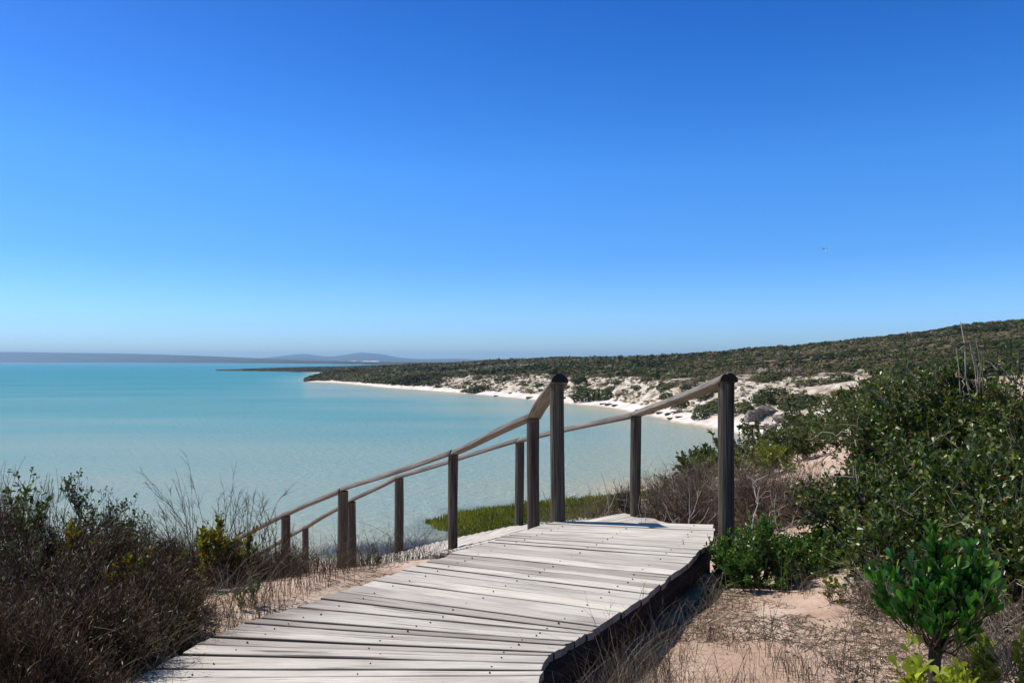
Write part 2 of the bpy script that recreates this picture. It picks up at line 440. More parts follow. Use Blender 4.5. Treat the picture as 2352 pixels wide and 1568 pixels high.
def ground_mat():
    m, n, l = newmat('sand_ground')
    geo = n.new('ShaderNodeNewGeometry')
    def noise(scale, det=4, rough=.55):
        x = n.new('ShaderNodeTexNoise'); x.inputs['Scale'].default_value = scale; x.inputs['Detail'].default_value = det
        x.inputs['Roughness'].default_value = rough
        l.new(geo.outputs['Position'], x.inputs['Vector']); return x
    n1 = noise(2.2, 6); n2 = noise(22, 5, .7); n3 = noise(160, 3, .7)
    rn = ramp(n, [(.3, srgb(174, 146, 124)), (.5, srgb(194, 167, 146)), (.72, srgb(210, 190, 172))]); l.new(n1.outputs[0], rn.inputs[0])
    speck = ramp(n, [(.34, (.45, .42, .40)), (.46, (1, 1, 1))]); l.new(n2.outputs[0], speck.inputs[0])
    mA = n.new('ShaderNodeMixRGB'); mA.blend_type = 'MULTIPLY'; mA.inputs[0].default_value = .55
    l.new(rn.outputs[0], mA.inputs[1]); l.new(speck.outputs[0], mA.inputs[2])
    # beach / bluff sand
    n4 = noise(.35, 5)
    rb = ramp(n, [(.3, srgb(196, 176, 160)), (.5, srgb(222, 212, 200)), (.7, srgb(232, 226, 216))]); l.new(n4.outputs[0], rb.inputs[0])
    ab = n.new('ShaderNodeAttribute'); ab.attribute_name = 'beach'
    mB = n.new('ShaderNodeMixRGB'); l.new(ab.outputs['Fac'], mB.inputs[0]); l.new(mA.outputs[0], mB.inputs[1]); l.new(rb.outputs[0], mB.inputs[2])
    # duller sand of the bluff face
    n6 = noise(.5, 6, .65)
    rf = ramp(n, [(.30, srgb(104, 90, 74)), (.41, srgb(148, 134, 114)), (.50, srgb(186, 172, 152)), (.64, srgb(212, 202, 186))]); l.new(n6.outputs[0], rf.inputs[0])
    af = n.new('ShaderNodeAttribute'); af.attribute_name = 'face'
    mF = n.new('ShaderNodeMixRGB'); l.new(af.outputs['Fac'], mF.inputs[0]); l.new(mB.outputs[0], mF.inputs[1]); l.new(rf.outputs[0], mF.inputs[2]); mB = mF
    # soil under the scrub
    n5 = noise(.25, 6)
    rs_ = ramp(n, [(.3, srgb(72, 68, 46)), (.5, srgb(98, 88, 66)), (.64, srgb(126, 110, 90)), (.76, srgb(172, 150, 128))]); l.new(n5.outputs[0], rs_.inputs[0])
    as_ = n.new('ShaderNodeAttribute'); as_.attribute_name = 'soil'
    mC = n.new('ShaderNodeMixRGB'); l.new(as_.outputs['Fac'], mC.inputs[0]); l.new(mB.outputs[0], mC.inputs[1]); l.new(rs_.outputs[0], mC.inputs[2])
    # wet band at the waterline
    sp = n.new('ShaderNodeSeparateXYZ'); l.new(geo.outputs['Position'], sp.inputs[0])
    wr = ramp(n, [(0, (.62, .58, .5)), (.12, (.72, .69, .62)), (.3, (1, 1, 1))]); l.new(sp.outputs['Z'], wr.inputs[0])
    mD = n.new('ShaderNodeMixRGB'); mD.blend_type = 'MULTIPLY'; mD.inputs[0].default_value = 1
    l.new(mC.outputs[0], mD.inputs[1]); l.new(wr.outputs[0], mD.inputs[2])
    p = n.new('ShaderNodeBsdfPrincipled'); p.inputs['Roughness'].default_value = .95; p.inputs['Specular IOR Level'].default_value = .1
    l.new(mD.outputs[0], p.inputs['Base Color'])
    b1 = n.new('ShaderNodeBump'); b1.inputs['Strength'].default_value = .6; b1.inputs['Distance'].default_value = .03; l.new(n2.outputs[0], b1.inputs['Height'])
    b2 = n.new('ShaderNodeBump'); b2.inputs['Strength'].default_value = .35; b2.inputs['Distance'].default_value = .004; l.new(n3.outputs[0], b2.inputs['Height'])
    l.new(b1.outputs[0], b2.inputs['Normal']); l.new(b2.outputs[0], p.inputs['Normal'])
    o = n.new('ShaderNodeOutputMaterial'); l.new(p.outputs[0], o.inputs['Surface'])
    return m
g = mk('ground', np.stack([X, Y, Z], -1).reshape(-1, 3), gridfaces(nr, nt, True), ground_mat(), smooth=True,
       attrs={'beach': (beach * np.clip((Dp - 30) / 40, 0, 1)).ravel(), 'soil': soil.ravel(), 'face': (np.clip((Dp - kd[8]) / 5 + fbm(X / 3, Y / 3, 2) * .5, 0, 1) * np.clip((Dp - 60) / 20, 0, 1)).ravel()})
tagit(g, 'pinkish sand underfoot falling to the bay, white beach and scrubby bluff beyond', 'ground', kind='structure')

# ------------------------------------------------------------------ water
def water_mat():
    m, n, l = newmat('bay_water')
    geo = n.new('ShaderNodeNewGeometry')
    a = n.new('ShaderNodeAttribute'); a.attribute_name = 'depth'
    mp = n.new('ShaderNodeMapping'); mp.inputs['Scale'].default_value = (.012, .035, 1); l.new(geo.outputs['Position'], mp.inputs[0])
    nz = n.new('ShaderNodeTexNoise'); nz.inputs['Scale'].default_value = 1; nz.inputs['Detail'].default_value = 4; l.new(mp.outputs[0], nz.inputs['Vector'])
    sb = n.new('ShaderNodeMath'); sb.operation = 'SUBTRACT'; l.new(nz.outputs[0], sb.inputs[0]); sb.inputs[1].default_value = .5
    ml = n.new('ShaderNodeMath'); ml.operation = 'MULTIPLY'; l.new(sb.outputs[0], ml.inputs[0]); ml.inputs[1].default_value = .55
    ad = n.new('ShaderNodeMath'); ad.operation = 'ADD'; l.new(a.outputs['Fac'], ad.inputs[0]); l.new(ml.outputs[0], ad.inputs[1])
    r = ramp(n, [(0, srgb(178, 172, 148)), (.06, srgb(160, 168, 152)), (.25, srgb(142, 166, 160)), (.5, srgb(108, 158, 160)), (.8, srgb(72, 144, 150)), (1, srgb(54, 136, 144))])
    l.new(ad.outputs[0], r.inputs[0])
    wd = n.new('ShaderNodeAttribute'); wd.attribute_name = 'weed'
    mw = n.new('ShaderNodeMixRGB'); l.new(wd.outputs['Fac'], mw.inputs[0]); l.new(r.outputs[0], mw.inputs[1]); mw.inputs[2].default_value = (*srgb(52, 72, 92), 1)
    df = n.new('ShaderNodeBsdfDiffuse'); gl = n.new('ShaderNodeBsdfGlossy'); gl.inputs['Roughness'].default_value = .14
    fr = n.new('ShaderNodeFresnel'); fr.inputs['IOR'].default_value = 1.33
    fm = n.new('ShaderNodeMath'); fm.operation = 'MULTIPLY'; fm.inputs[1].default_value = .62; l.new(fr.outputs[0], fm.inputs[0])
    l.new(mw.outputs[0], df.inputs['Color'])
    p = n.new('ShaderNodeMixShader'); l.new(fm.outputs[0], p.inputs[0]); l.new(df.outputs[0], p.inputs[1]); l.new(gl.outputs[0], p.inputs[2])
    mp2 = n.new('ShaderNodeMapping'); mp2.inputs['Scale'].default_value = (1.1, 2.6, 1); mp2.inputs['Rotation'].default_value = (0, 0, .35)
    l.new(geo.outputs['Position'], mp2.inputs[0])
    w1 = n.new('ShaderNodeTexNoise'); w1.inputs['Scale'].default_value = 1; w1.inputs['Detail'].default_value = 5; w1.inputs['Roughness'].default_value = .6; l.new(mp2.outputs[0], w1.inputs['Vector'])
    b = n.new('ShaderNodeBump'); b.inputs['Strength'].default_value = 1.0; b.inputs['Distance'].default_value = .40; l.new(w1.outputs[0], b.inputs['Height'])
    for q_ in (df, gl, fr): l.new(b.outputs[0], q_.inputs['Normal'])
    o = n.new('ShaderNodeOutputMaterial'); l.new(p.outputs[0], o.inputs['Surface'])
    return m
wths = np.unique(np.concatenate([np.linspace(-math.pi, -hf, 40), np.linspace(-hf, hf, 300), np.linspace(hf, math.pi, 40)]))[:-1]
wrs = np.concatenate([[0.02, 10, 25], np.geomspace(30, 1500, 260), np.geomspace(1600, 30000, 30)])
WX, WY = polar(wrs, wths)
bed = H(WX, WY, False)
wr_ = np.hypot(WX, WY)
dep = np.clip(-bed, 0, 8)
dval = np.interp(dep, [0, .25, 1.0, 2.2, 3.2, 5, 8], [0, .06, .2, .42, .62, .85, 1.0])
dval = np.where(wr_ > 700, np.maximum(dval, .95), dval)
# submerged weed around the reed bed and in the shallows below the steps
def blob(x, y, cx, cy, rx, ry, rot=0):
    c, s = math.cos(rot), math.sin(rot); dx = x - cx; dy = y - cy
    u = (dx * c + dy * s) / rx; v = (-dx * s + dy * c) / ry
    return u * u + v * v
wn_ = fbm(WX / 2.5, WY / 2.5, 3) * .6
weed = np.clip(1.25 - blob(WX, WY, -5.6, 41.3, 5.2, 2.0, .1) + wn_, 0, 1) * .9
weed = np.maximum(weed, np.clip(1.2 - blob(WX, WY, 3.5, 48.8, 10.2, 6.6, .25) + wn_, 0, 1) * .7)
wt = mk('water', np.stack([WX, WY, np.zeros_like(WX)], -1).reshape(-1, 3), gridfaces(*WX.shape, True), water_mat(), smooth=True,
        attrs={'depth': dval.ravel(), 'weed': weed.ravel()})
tagit(wt, 'calm turquoise water of the wide bay', 'water', kind='structure')

# ------------------------------------------------------------------ far land
def strip_land(name, px, D0, D1, z1, D2, z2, mat, label, n=160, noise=0.0):
    q = np.linspace(px[0], px[-1], n)
    d0 = np.interp(q, px, D0); d1 = np.interp(q, px, D1); d2 = np.interp(q, px, D2)
    h1 = np.interp(q, px, z1); h2 = np.interp(q, px, z2)
    rows = []
    for t in np.linspace(0, 1, 8):
        d = d0 + (d1 - d0) * t; rows.append(np.stack([(q - CX) / F * d, d, -1 + (h1 + 1) * t ** .8], -1))
    for t in np.linspace(.12, 1, 10):
        d = d1 + (d2 - d1) * t; rows.append(np.stack([(q - CX) / F * d, d, h1 + (h2 - h1) * t + noise * h2 * fbm(q / 60, q * 0 + t * 5, 4)], -1))
    for t in (1.15, 1.5):
        d = d2 * t; rows.append(np.stack([(q - CX) / F * d, d, h2 * (1 - (t - 1) * 2) - (t > 1.4) * 3], -1))
    V = np.array(rows)
    o = mk(name, V.reshape(-1, 3), gridfaces(V.shape[0], V.shape[1]), mat, smooth=True)
    return tagit(o, label, 'hills', kind='structure')
def far_mat(name, stops, scale):
    m, n, l = newmat(name)
    geo = n.new('ShaderNodeNewGeometry')
    x = n.new('ShaderNodeTexNoise'); x.inputs['Scale'].default_value = scale; x.inputs['Detail'].default_value = 6
    l.new(geo.outputs['Position'], x.inputs['Vector'])
    r = ramp(n, stops); l.new(x.outputs[0], r.inputs[0])
    p = n.new('ShaderNodeBsdfDiffuse'); l.new(r.outputs[0], p.inputs['Color'])
    o = n.new('ShaderNodeOutputMaterial'); l.new(p.outputs[0], o.inputs['Surface'])
    return m
M_far = far_mat('distant_scrub_hill', [(.35, srgb(52, 54, 48)), (.6, srgb(84, 80, 66))], .004)
def zz(y, D): return 10 + (HOR - y) / F * D
hp = [-1200, 0, 300, 560, 700, 850, 1000, 1250]
hy = [800, 808, 812, 821, 827, 830.5, 831.5, 832]
hD0 = [9000, 8000, 6500, 4600, 3600, 2600, 2000, 1700]
hD2 = [10800, 9800, 8600, 7000, 6200, 5400, 4800, 4400]
strip_land('near_hills', hp, hD0, [d * 1.03 for d in hD0], [4] * 8, hD2, [zz(y, d) for y, d in zip(hy, hD2)], M_far, 'low dark hazy hills along the far shore at left')
mp_ = [480, 560, 600, 640, 665, 692, 715, 740, 765, 795, 815, 828, 845, 870, 890, 920, 960, 1050, 1110, 1200, 1300]
my_ = [827, 823.5, 822, 818, 815, 812.3, 814, 817.5, 818, 814, 811, 809, 810.5, 812, 815.5, 821, 824, 823.4, 825.5, 829, 831]
strip_land('distant_mountains', mp_, [8600] * 21, [8700] * 21, [6] * 21, [13500] * 21, [zz(y, 13500) for y in my_], M_far, 'pale blue twin mountains on the horizon', n=260)
# white dune patches at their foot
M_dune = far_mat('white_dune', [(.3, srgb(225, 220, 210)), (.7, srgb(240, 238, 232))], .01)
A = Acc()
for (x0, x1, y) in [(720, 738, 832.2), (741, 752, 832.8), (770, 782, 832.6), (790, 815, 833.2), (818, 846, 833.0), (835, 866, 832.2), (612, 640, 831.2)]:
    D = 8000; k = 14
    q = np.linspace(x0, x1, k); top = 9 + 7 * np.abs(np.sin(np.linspace(.1, 3.0, k))) * (1 + .5 * rng.random(k))
    lo = np.stack([(q - CX) / F * D, np.full(k, D), np.full(k, 4.0)], -1); hi = np.stack([(q - CX) / F * D, np.full(k, D + 180), top], -1)
    bk = np.stack([(q - CX) / F * D, np.full(k, D + 400), np.full(k, 2.0)], -1)
    A.add(np.concatenate([lo, hi, bk]), gridfaces(3, k))
o = A.build('white_dunes', M_dune); tagit(o, 'thin strips of white dune below the distant mountains', 'dunes', kind='structure')
# low spit reaching into the bay
M_spit = far_mat('spit_scrub', [(.3, srgb(42, 48, 30)), (.5, srgb(66, 68, 46)), (.66, srgb(104, 98, 70))], .12)
sx = [496, 540, 600, 660, 720, 800, 860, 950, 1060]
sD0 = [830, 815, 790, 740, 690, 620, 575, 520, 480]
sD1 = [832, 822, 800, 752, 703, 632, 590, 540, 500]
sD2 = [838, 850, 960, 1060, 1150, 1250, 1250, 1200, 1100]
sz1 = [.1, .4, .5, .6, .7, .8, .9, 1, 1.2]
sz2 = [.1, .6, .9, 1.4, 1.8, 2.4, 4.0, 5.5, 6.5]
strip_land('spit', sx, sD0, sD1, sz1, sD2, sz2, M_spit, 'low scrubby spit reaching out into the bay', n=260, noise=.25)
q = np.linspace(690, 955, 60); d = np.interp(q, sx, sD0)
lo = np.stack([(q - CX) / F * d, d - 1.0, np.full(60, -.1)], -1); mi = np.stack([(q - CX) / F * (d + 4), d + 4, np.clip(.42 + .5 * fbm(q / 16, q * 0, 3), -.05, .8) * np.clip((q - 690) / 60, 0, 1)], -1); hi = np.stack([(q - CX) / F * (d + 14), d + 14, np.full(60, -.1)], -1)
o = mk('spit_beach', np.concatenate([lo, mi, hi]), gridfaces(3, 60), M_dune, smooth=True); tagit(o, 'thin line of pale sand along the spit', 'beach', kind='structure')

# ------------------------------------------------------------------ haze
def haze():
    x0, x1, y0, y1, z0, z1 = -16000, 16000, -1500, 15500, -12, 175
    V = [(a, b, c) for a in (x0, x1) for b in (y0, y1) for c in (z0, z1)]
    Fq = [(0, 1, 3, 2), (4, 6, 7, 5), (0, 4, 5, 1), (2, 3, 7, 6), (0, 2, 6, 4), (1, 5, 7, 3)]
    m, n, l = newmat('haze_air')
    v = n.new('ShaderNodeVolumePrincipled')
    v.inputs['Color'].default_value = (.50, .78, 1.0, 1)
    v.inputs['Density'].default_value = 1.05e-4
    v.inputs['Anisotropy'].default_value = .2
    o = n.new('ShaderNodeOutputMaterial'); l.new(v.outputs[0], o.inputs['Volume'])
    h = mk('haze', V, np.array(Fq), m); tagit(h, 'thin blue sea haze over the bay', 'haze', kind='stuff')
haze()

# ------------------------------------------------------------------ boardwalk
DECK = 8.70
def onplane(px, py, z):
    D = (10 - z) * F / (py - HOR)
    return np.array([(px - CX) / F * D, D])
LG = [(301, 1556), (358.7, 1531.2), (413, 1500.8), (451.5, 1479), (488, 1460.8), (527.5, 1444), (563.5, 1429.6), (600, 1416.8), (636, 1405.6), (676.5, 1393.5),
      (739.7, 1373.5), (783.7, 1358.3), (826, 1343), (858, 1332.7), (895.7, 1320), (927, 1309), (955, 1299), (980, 1290), (1000, 1283.4), (1016.4, 1277.8), (1034, 1270.5),
      (1062, 1262), (1092, 1252.4), (1117, 1245), (1136, 1239), (1152, 1233.5), (1168, 1228), (1187, 1223), (1205, 1218), (1222.8, 1212.2), (1240, 1207), (1254, 1202), (1264, 1198.5), (1274, 1195.4)]
RG = [(1237, 1549.6), (1243, 1537), (1249, 1521.6), (1259.6, 1504.8), (1274, 1497), (1286.8, 1490), (1303, 1480), (1323.6, 1469.6), (1336, 1462.4), (1347, 1455),
      (1360, 1447), (1375.7, 1437.5), (1401, 1423), (1428.5, 1405.5), (1449, 1389.5), (1470, 1376), (1488, 1363), (1505, 1350), (1517, 1341), (1529, 1331), (1540.5, 1321.5),
      (1558, 1309), (1577, 1293.5), (1590, 1281.5), (1601, 1272), (1611, 1263), (1622, 1254.5), (1631, 1246.6), (1635.5, 1240), (1637, 1233.5), (1638, 1226), (1638.5, 1218), (1639, 1211), (1640, 1203.4)]
LW = [onplane(a, b, DECK) for a, b in LG]; RW = [onplane(a, b, DECK) for a, b in RG]
# planks nearer than the frame
eL = [LW[0] + np.array([-.055 * k, -.125 * k]) for k in range(18, 0, -1)]
eR = [RW[0] + np.array([-.012 * k, -.125 * k]) for k in range(18, 0, -1)]
LW = eL + LW; RW = eR + RW
NPL = len(LW) - 1

def plank(acc, stn, a0, b0, a1, b1, z0a, z0b, th=.036, seed=0, tone=.5, gap=.004, stain=0.0, zb0=None):
    """board between edge a0-b0 (near) and a1-b1 (far), left ends a, right ends b"""
    r = np.random.default_rng(seed)
    n = 18
    t = np.linspace(0, 1, n)[:, None]
    near = a0 + (b0 - a0) * t; farr = a1 + (b1 - a1) * t
    dirv = norm((b0 - a0)[None])[0]; per = np.array([-dirv[1], dirv[0]])
    L = np.linalg.norm(b0 - a0)
    wob = lambda am, f: am * (fbm(t[:, 0] * L * f + seed * 3.3, t[:, 0] * 0 + seed * 1.7, 3))
    near = near + per * ((gap + np.abs(wob(.010, 1.6))) * (1 - .85 * t[:, 0]) + .0012)[:, None]
    farr = farr - per * ((gap * .5 + np.abs(wob(.006, 2.4))) * (1 - .7 * t[:, 0]))[:, None]
    # uneven saw cuts at the ends
    eL_, eR_ = r.uniform(-.012, .012, 2)
    near[0] += dirv * (eL_ + r.uniform(-.004, .004)); farr[0] += dirv * eL_
    near[-1] += dirv * (eR_ + r.uniform(-.004, .004)); farr[-1] += dirv * eR_
    z = (z0a + (z0b - z0a) * t[:, 0])
    tilt = r.uniform(-.0035, .0035); warp = wob(.006, 1.1)
    zn = z + warp - tilt + r.uniform(-.002, .002); zf = z + warp + tilt
    mid = (near + farr) / 2; cup = r.uniform(-.0015, .003)
    e = .007
    def mixn(s): return near + (farr - near) * s
    wd = np.linalg.norm(farr - near, axis=1)
    s1 = np.clip(e / wd, 0, .3)[:, None]
    prof = [(near, zn - th), (near, zn - e * .7), (mixn(s1), zn), (mid, (zn + zf) / 2 - cup), (mixn(1 - s1), zf), (farr, zf - e * .7), (farr, zf - th)]
    V = np.stack([np.c_[p, q] for p, q in prof], 1)  # n,7,3
    k = len(prof)
    idx = np.arange(n * k).reshape(n, k)
    a = idx[:-1]; b = idx[1:]
    Fq = np.stack([a, np.roll(a, -1, 1), np.roll(b, -1, 1), b], -1).reshape(-1, 4)[:, ::-1]
    u = np.repeat(t[:, 0] * L, k).reshape(n, k) + seed * 7.31
    ww = wd.mean()
    v = np.tile(np.array([-th, 0, .006, ww / 2, ww - .006, ww, ww + th]), (n, 1)) + seed * .77
    acc.add(V.reshape(-1, 3), Fq, tone, np.stack([u, v], -1).reshape(-1, 2))
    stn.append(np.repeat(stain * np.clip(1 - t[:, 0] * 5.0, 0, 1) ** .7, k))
    acc.E.append(np.tile([1, .95, .0, 0, .0, .95, 1], n) if True else None)  # where the painted bevel shade sits across the board
    # end caps
    for i0, rev in ((0, False), (n - 1, True)):
        cV = V[i0]; cU = np.stack([np.full(k, .3) + seed, np.linspace(0, .1, k) + seed * .4], -1)
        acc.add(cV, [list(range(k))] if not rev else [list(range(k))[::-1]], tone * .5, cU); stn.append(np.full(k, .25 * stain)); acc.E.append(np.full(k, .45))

def build_planks(name, acc, stn, mat, parent):
    V = np.concatenate(acc.V)
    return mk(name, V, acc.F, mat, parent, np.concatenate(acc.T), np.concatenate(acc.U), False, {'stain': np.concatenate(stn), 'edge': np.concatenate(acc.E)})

BW = empty('boardwalk', (0, 0, 0), 'weathered pale grey plank boardwalk with lower steps turning left', 'boardwalk')
acc = Acc(); stn = []
NAILS = []
for i in range(NPL):
    idx = i - 18
    gap = {1: .001}.get(idx, rng.choice([.0015, .0025, .004, .006], p=[.3, .3, .25, .15]))
    if idx in (0, 1): gap = .008 if idx == 0 else .0015
    if idx in (2, 3, 4, 5, 6): gap = .006
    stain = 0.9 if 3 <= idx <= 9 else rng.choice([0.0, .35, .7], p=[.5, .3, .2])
    dz = rng.uniform(-.003, .003)
    plank(acc, stn, LW[i], RW[i], LW[i + 1], RW[i + 1], DECK + dz, DECK + dz, seed=i + 1, tone=float(np.clip(rng.normal(.6, .27), 0, 1)), gap=gap, stain=stain)
    if idx >= 0:
        for s_ in (.13, .5, .87):
            for q_ in ((.5,) if rng.random() < .75 else (.3,)):
                s2 = s_ + rng.uniform(-.012, .012)
                if idx < 3 and s_ == .5: s2 = .545
                p = (LW[i] * (1 - s2) + RW[i] * s2) * (1 - q_) + (LW[i + 1] * (1 - s2) + RW[i + 1] * s2) * q_
                NAILS.append((p[0], p[1], DECK + dz + .0035))
build_planks('decking', acc, stn, M_deck, BW)
nm = None
random.shuffle(NAILS)
for p in NAILS[:99]:
    if nm is None:
        k = 8; an = np.arange(k) * 2 * math.pi / k
        r_ = .004
        V = np.concatenate([np.c_[r_ * np.cos(an), r_ * np.sin(an), -np.full(k, .006)], np.c_[r_ * np.cos(an), r_ * np.sin(an), np.full(k, .0)], np.c_[.6 * r_ * np.cos(an), .6 * r_ * np.sin(an), np.full(k, .0016)]])
        Fq = [[j, (j + 1) % k, k + (j + 1) % k, k + j] for j in range(k)] + [[k + j, k + (j + 1) % k, 2 * k + (j + 1) % k, 2 * k + j] for j in range(k)]
        o = mk('nail', V, [np.array(Fq), np.array([[2 * k + j for j in range(k)]])], M_nail, BW, np.full(3 * k, .4)); nm = o
    else:
        o = nm.copy(); COL.objects.link(o); o.parent = BW
    o.location = p; s = random.uniform(.8, 1.25); o.scale = (s, s, 1)

def beam(name, pts, zt, zb, wdt, parent, mat=M_beam, seed=0):
    """board standing on edge along a polyline of xy points"""
    pts = np.array(pts, float); n = len(pts)
    zt = np.broadcast_to(zt, (n,)); zb = np.broadcast_to(zb, (n,))
    t = np.gradient(pts, axis=0); t = norm(t); per = np.stack([t[:, 1], -t[:, 0]], -1) * wdt / 2
    V = np.stack([np.c_[pts + per, zb], np.c_[pts + per, zt], np.c_[pts - per, zt], np.c_[pts - per, zb]], 1)
    idx = np.arange(n * 4).reshape(n, 4)
    Fq = np.stack([idx[:-1], np.roll(idx[:-1], -1, 1), np.roll(idx[1:], -1, 1), idx[1:]], -1).reshape(-1, 4)
    L = np.r_[0, np.cumsum(np.linalg.norm(np.diff(pts, axis=0), axis=1))]
    uv = np.stack([np.repeat(L[:, None], 4, 1) + seed * 3.1, np.tile([0, .2, .25, .45], (n, 1)) + seed], -1).reshape(-1, 2)
    return mk(name, V.reshape(-1, 3), [Fq, np.array([[0, 1, 2, 3], [n * 4 - 1, n * 4 - 2, n * 4 - 3, n * 4 - 4]])], mat, parent, np.full(n * 4, .4), uv)
LWa = np.array(LW); RWa = np.array(RW)
inn = norm(LWa - RWa)
sel = list(range(0, NPL + 1, 3)) + [NPL]
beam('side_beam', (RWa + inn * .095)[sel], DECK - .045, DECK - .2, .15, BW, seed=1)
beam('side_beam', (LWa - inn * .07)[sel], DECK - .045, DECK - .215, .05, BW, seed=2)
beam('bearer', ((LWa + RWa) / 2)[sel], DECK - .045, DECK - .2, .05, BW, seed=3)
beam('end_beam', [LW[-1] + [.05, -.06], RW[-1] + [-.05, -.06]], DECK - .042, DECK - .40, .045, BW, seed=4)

def quadstrip_deck(name, NL, FL, n, seed):
    """planks across a ramp given its two edges (points x,y,z)"""
    NL = np.array(NL, float); FL = np.array(FL, float)
    def res(P, m):
        L = np.r_[0, np.cumsum(np.linalg.norm(np.diff(P, axis=0), axis=1))]; s = np.linspace(0, L[-1], m)
        return np.stack([np.interp(s, L, P[:, k]) for k in range(3)], -1)
    A1 = res(NL, n + 1); B1 = res(FL, n + 1)
    acc = Acc(); stn = []
    for i in range(n):
        za = (A1[i, 2] + A1[i + 1, 2]) / 2; zb = (B1[i, 2] + B1[i + 1, 2]) / 2
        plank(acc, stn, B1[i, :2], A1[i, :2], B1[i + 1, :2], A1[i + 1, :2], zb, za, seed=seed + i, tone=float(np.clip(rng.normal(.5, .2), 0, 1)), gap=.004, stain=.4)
    return build_planks(name, acc, stn, M_deck, BW)
ZL = 8.26
quadstrip_deck('landing', [(.62, 6.42, ZL), (.05, 7.6, ZL)], [(2.0, 7.75, ZL), (1.4, 8.82, ZL)], 10, 200)
NP = [(.05, 7.62, ZL - .01), (-.75, 8.95, 7.79), (-2.2, 9.75, 7.14), (-3.2, 10.65, 6.68), (-4.35, 11.75, 6.12), (-5.6, 12.9, 5.5)]
FP = [(1.38, 8.84, ZL - .01), (.12, 10.42, 7.79), (-1.68, 11.72, 7.12), (-2.62, 12.4, 6.67), (-3.62, 13.4, 6.08), (-4.9, 14.6, 5.5)]
quadstrip_deck('ramp', NP, FP, 72, 300)
for P_, sgn, sd_ in ((NP, 1, 5), (FP, -1, 6)):
    c = np.array(P_); mid = (np.array(NP) + np.array(FP)) / 2
    inw = norm(mid[:, :2] - c[:, :2]) * .05
    beam('ramp_beam', c[:, :2] + inw, c[:, 2] - .05, c[:, 2] - .2, .05, BW, seed=sd_)
# dark grit drift strip on the ramp is only shadow; nothing painted here

# ------------------------------------------------------------------ handrails
def post_mesh(h, r, seed):
    rg = np.random.default_rng(seed)
    n = 22; k = 26
    zs = np.linspace(0, h, k)
    V = []
    for z in zs:
        an = np.arange(n) * 2 * math.pi / n
        rr = r * (1 + .018 * np.sin(z * 3 + seed) + .02 * fbm(an * 1.3 + seed * 2, an * 0 + z * 2.2, 3) + .012 * vnoise(an * 6 + seed, an * 0 + z * .6))
        ox = .006 * math.sin(z * 2.1 + seed)
        V.append(np.c_[rr * np.cos(an) + ox, rr * np.sin(an), np.full(n, z)])
    V = np.array(V)
    Fq = gridfaces(k, n, True)[:, ::-1]
    uv = np.zeros((k, n, 2)); uv[..., 0] = zs[:, None] + seed * 2.7; uv[..., 1] = (np.abs(np.arange(n) / n - .5) * 2 * math.pi * r)[None] + seed
    V = V.reshape(-1, 3); top = list(range((k - 1) * n, k * n))
    return V, [Fq, np.array([top])], uv.reshape(-1, 2), k * n

def rail_mesh(p0, p1, w0, w1, seed, up=None, ext0=0, ext1=0, split=False):
    """half round pole, flat side down, from p0 to p1 (underside centre line)"""
    p0 = np.array(p0, float); p1 = np.array(p1, float)
    d = norm((p1 - p0)[None])[0]; p0 = p0 - d * ext0; p1 = p1 + d * ext1
    L = np.linalg.norm(p1 - p0); k = max(10, int(L / .07)); m = 13
    side = norm(np.cross(d, [0, 0, 1])[None])[0]; upv = np.cross(side, d)
    V = np.zeros((k, m + 1, 3)); uv = np.zeros((k, m + 1, 2))
    for i in range(k):
        t = i / (k - 1); c = p0 + (p1 - p0) * t
        c = c + side * .008 * math.sin(t * 4 + seed) + upv * (.006 * math.sin(t * 5.3 + seed * 2))
        R_ = (w0 + (w1 - w0) * t) / 2 * (1 + .05 * float(vnoise(np.array([t * L * 2.5 + seed]), np.array([1.5]))[0]))
        an = np.linspace(0, math.pi, m)
        rr = R_ * (1 + .05 * fbm(an * 1.5 + seed, an * 0 + t * L * 1.2, 3))
        if split: rr = rr * (1 - .28 * np.exp(-((an - 1.75) / .10) ** 2) * (1 - t) ** 2)
        V[i, :m] = c + side * (rr * np.cos(an))[:, None] + upv * (rr * 1.02 * np.sin(an))[:, None]
        V[i, m] = c - upv * .003
        uv[i, :m, 0] = t * L + seed * 1.9; uv[i, :m, 1] = an * R_ + seed
        uv[i, m] = [t * L + seed * 1.9, R_ * 4 + seed]
    idx = np.arange(k * (m + 1)).reshape(k, m + 1)
    a = idx[:-1]; b = idx[1:]
    Fq = np.stack([a, np.roll(a, -1, 1), np.roll(b, -1, 1), b], -1).reshape(-1, 4)
    return V.reshape(-1, 3), [Fq, np.array([list(idx[0])[::-1]]), np.array([list(idx[-1])])], uv.reshape(-1, 2), k * (m + 1)

def post_at(px, wpx, D):
    return (px - CX) / F * D, D, wpx * D / F / 2
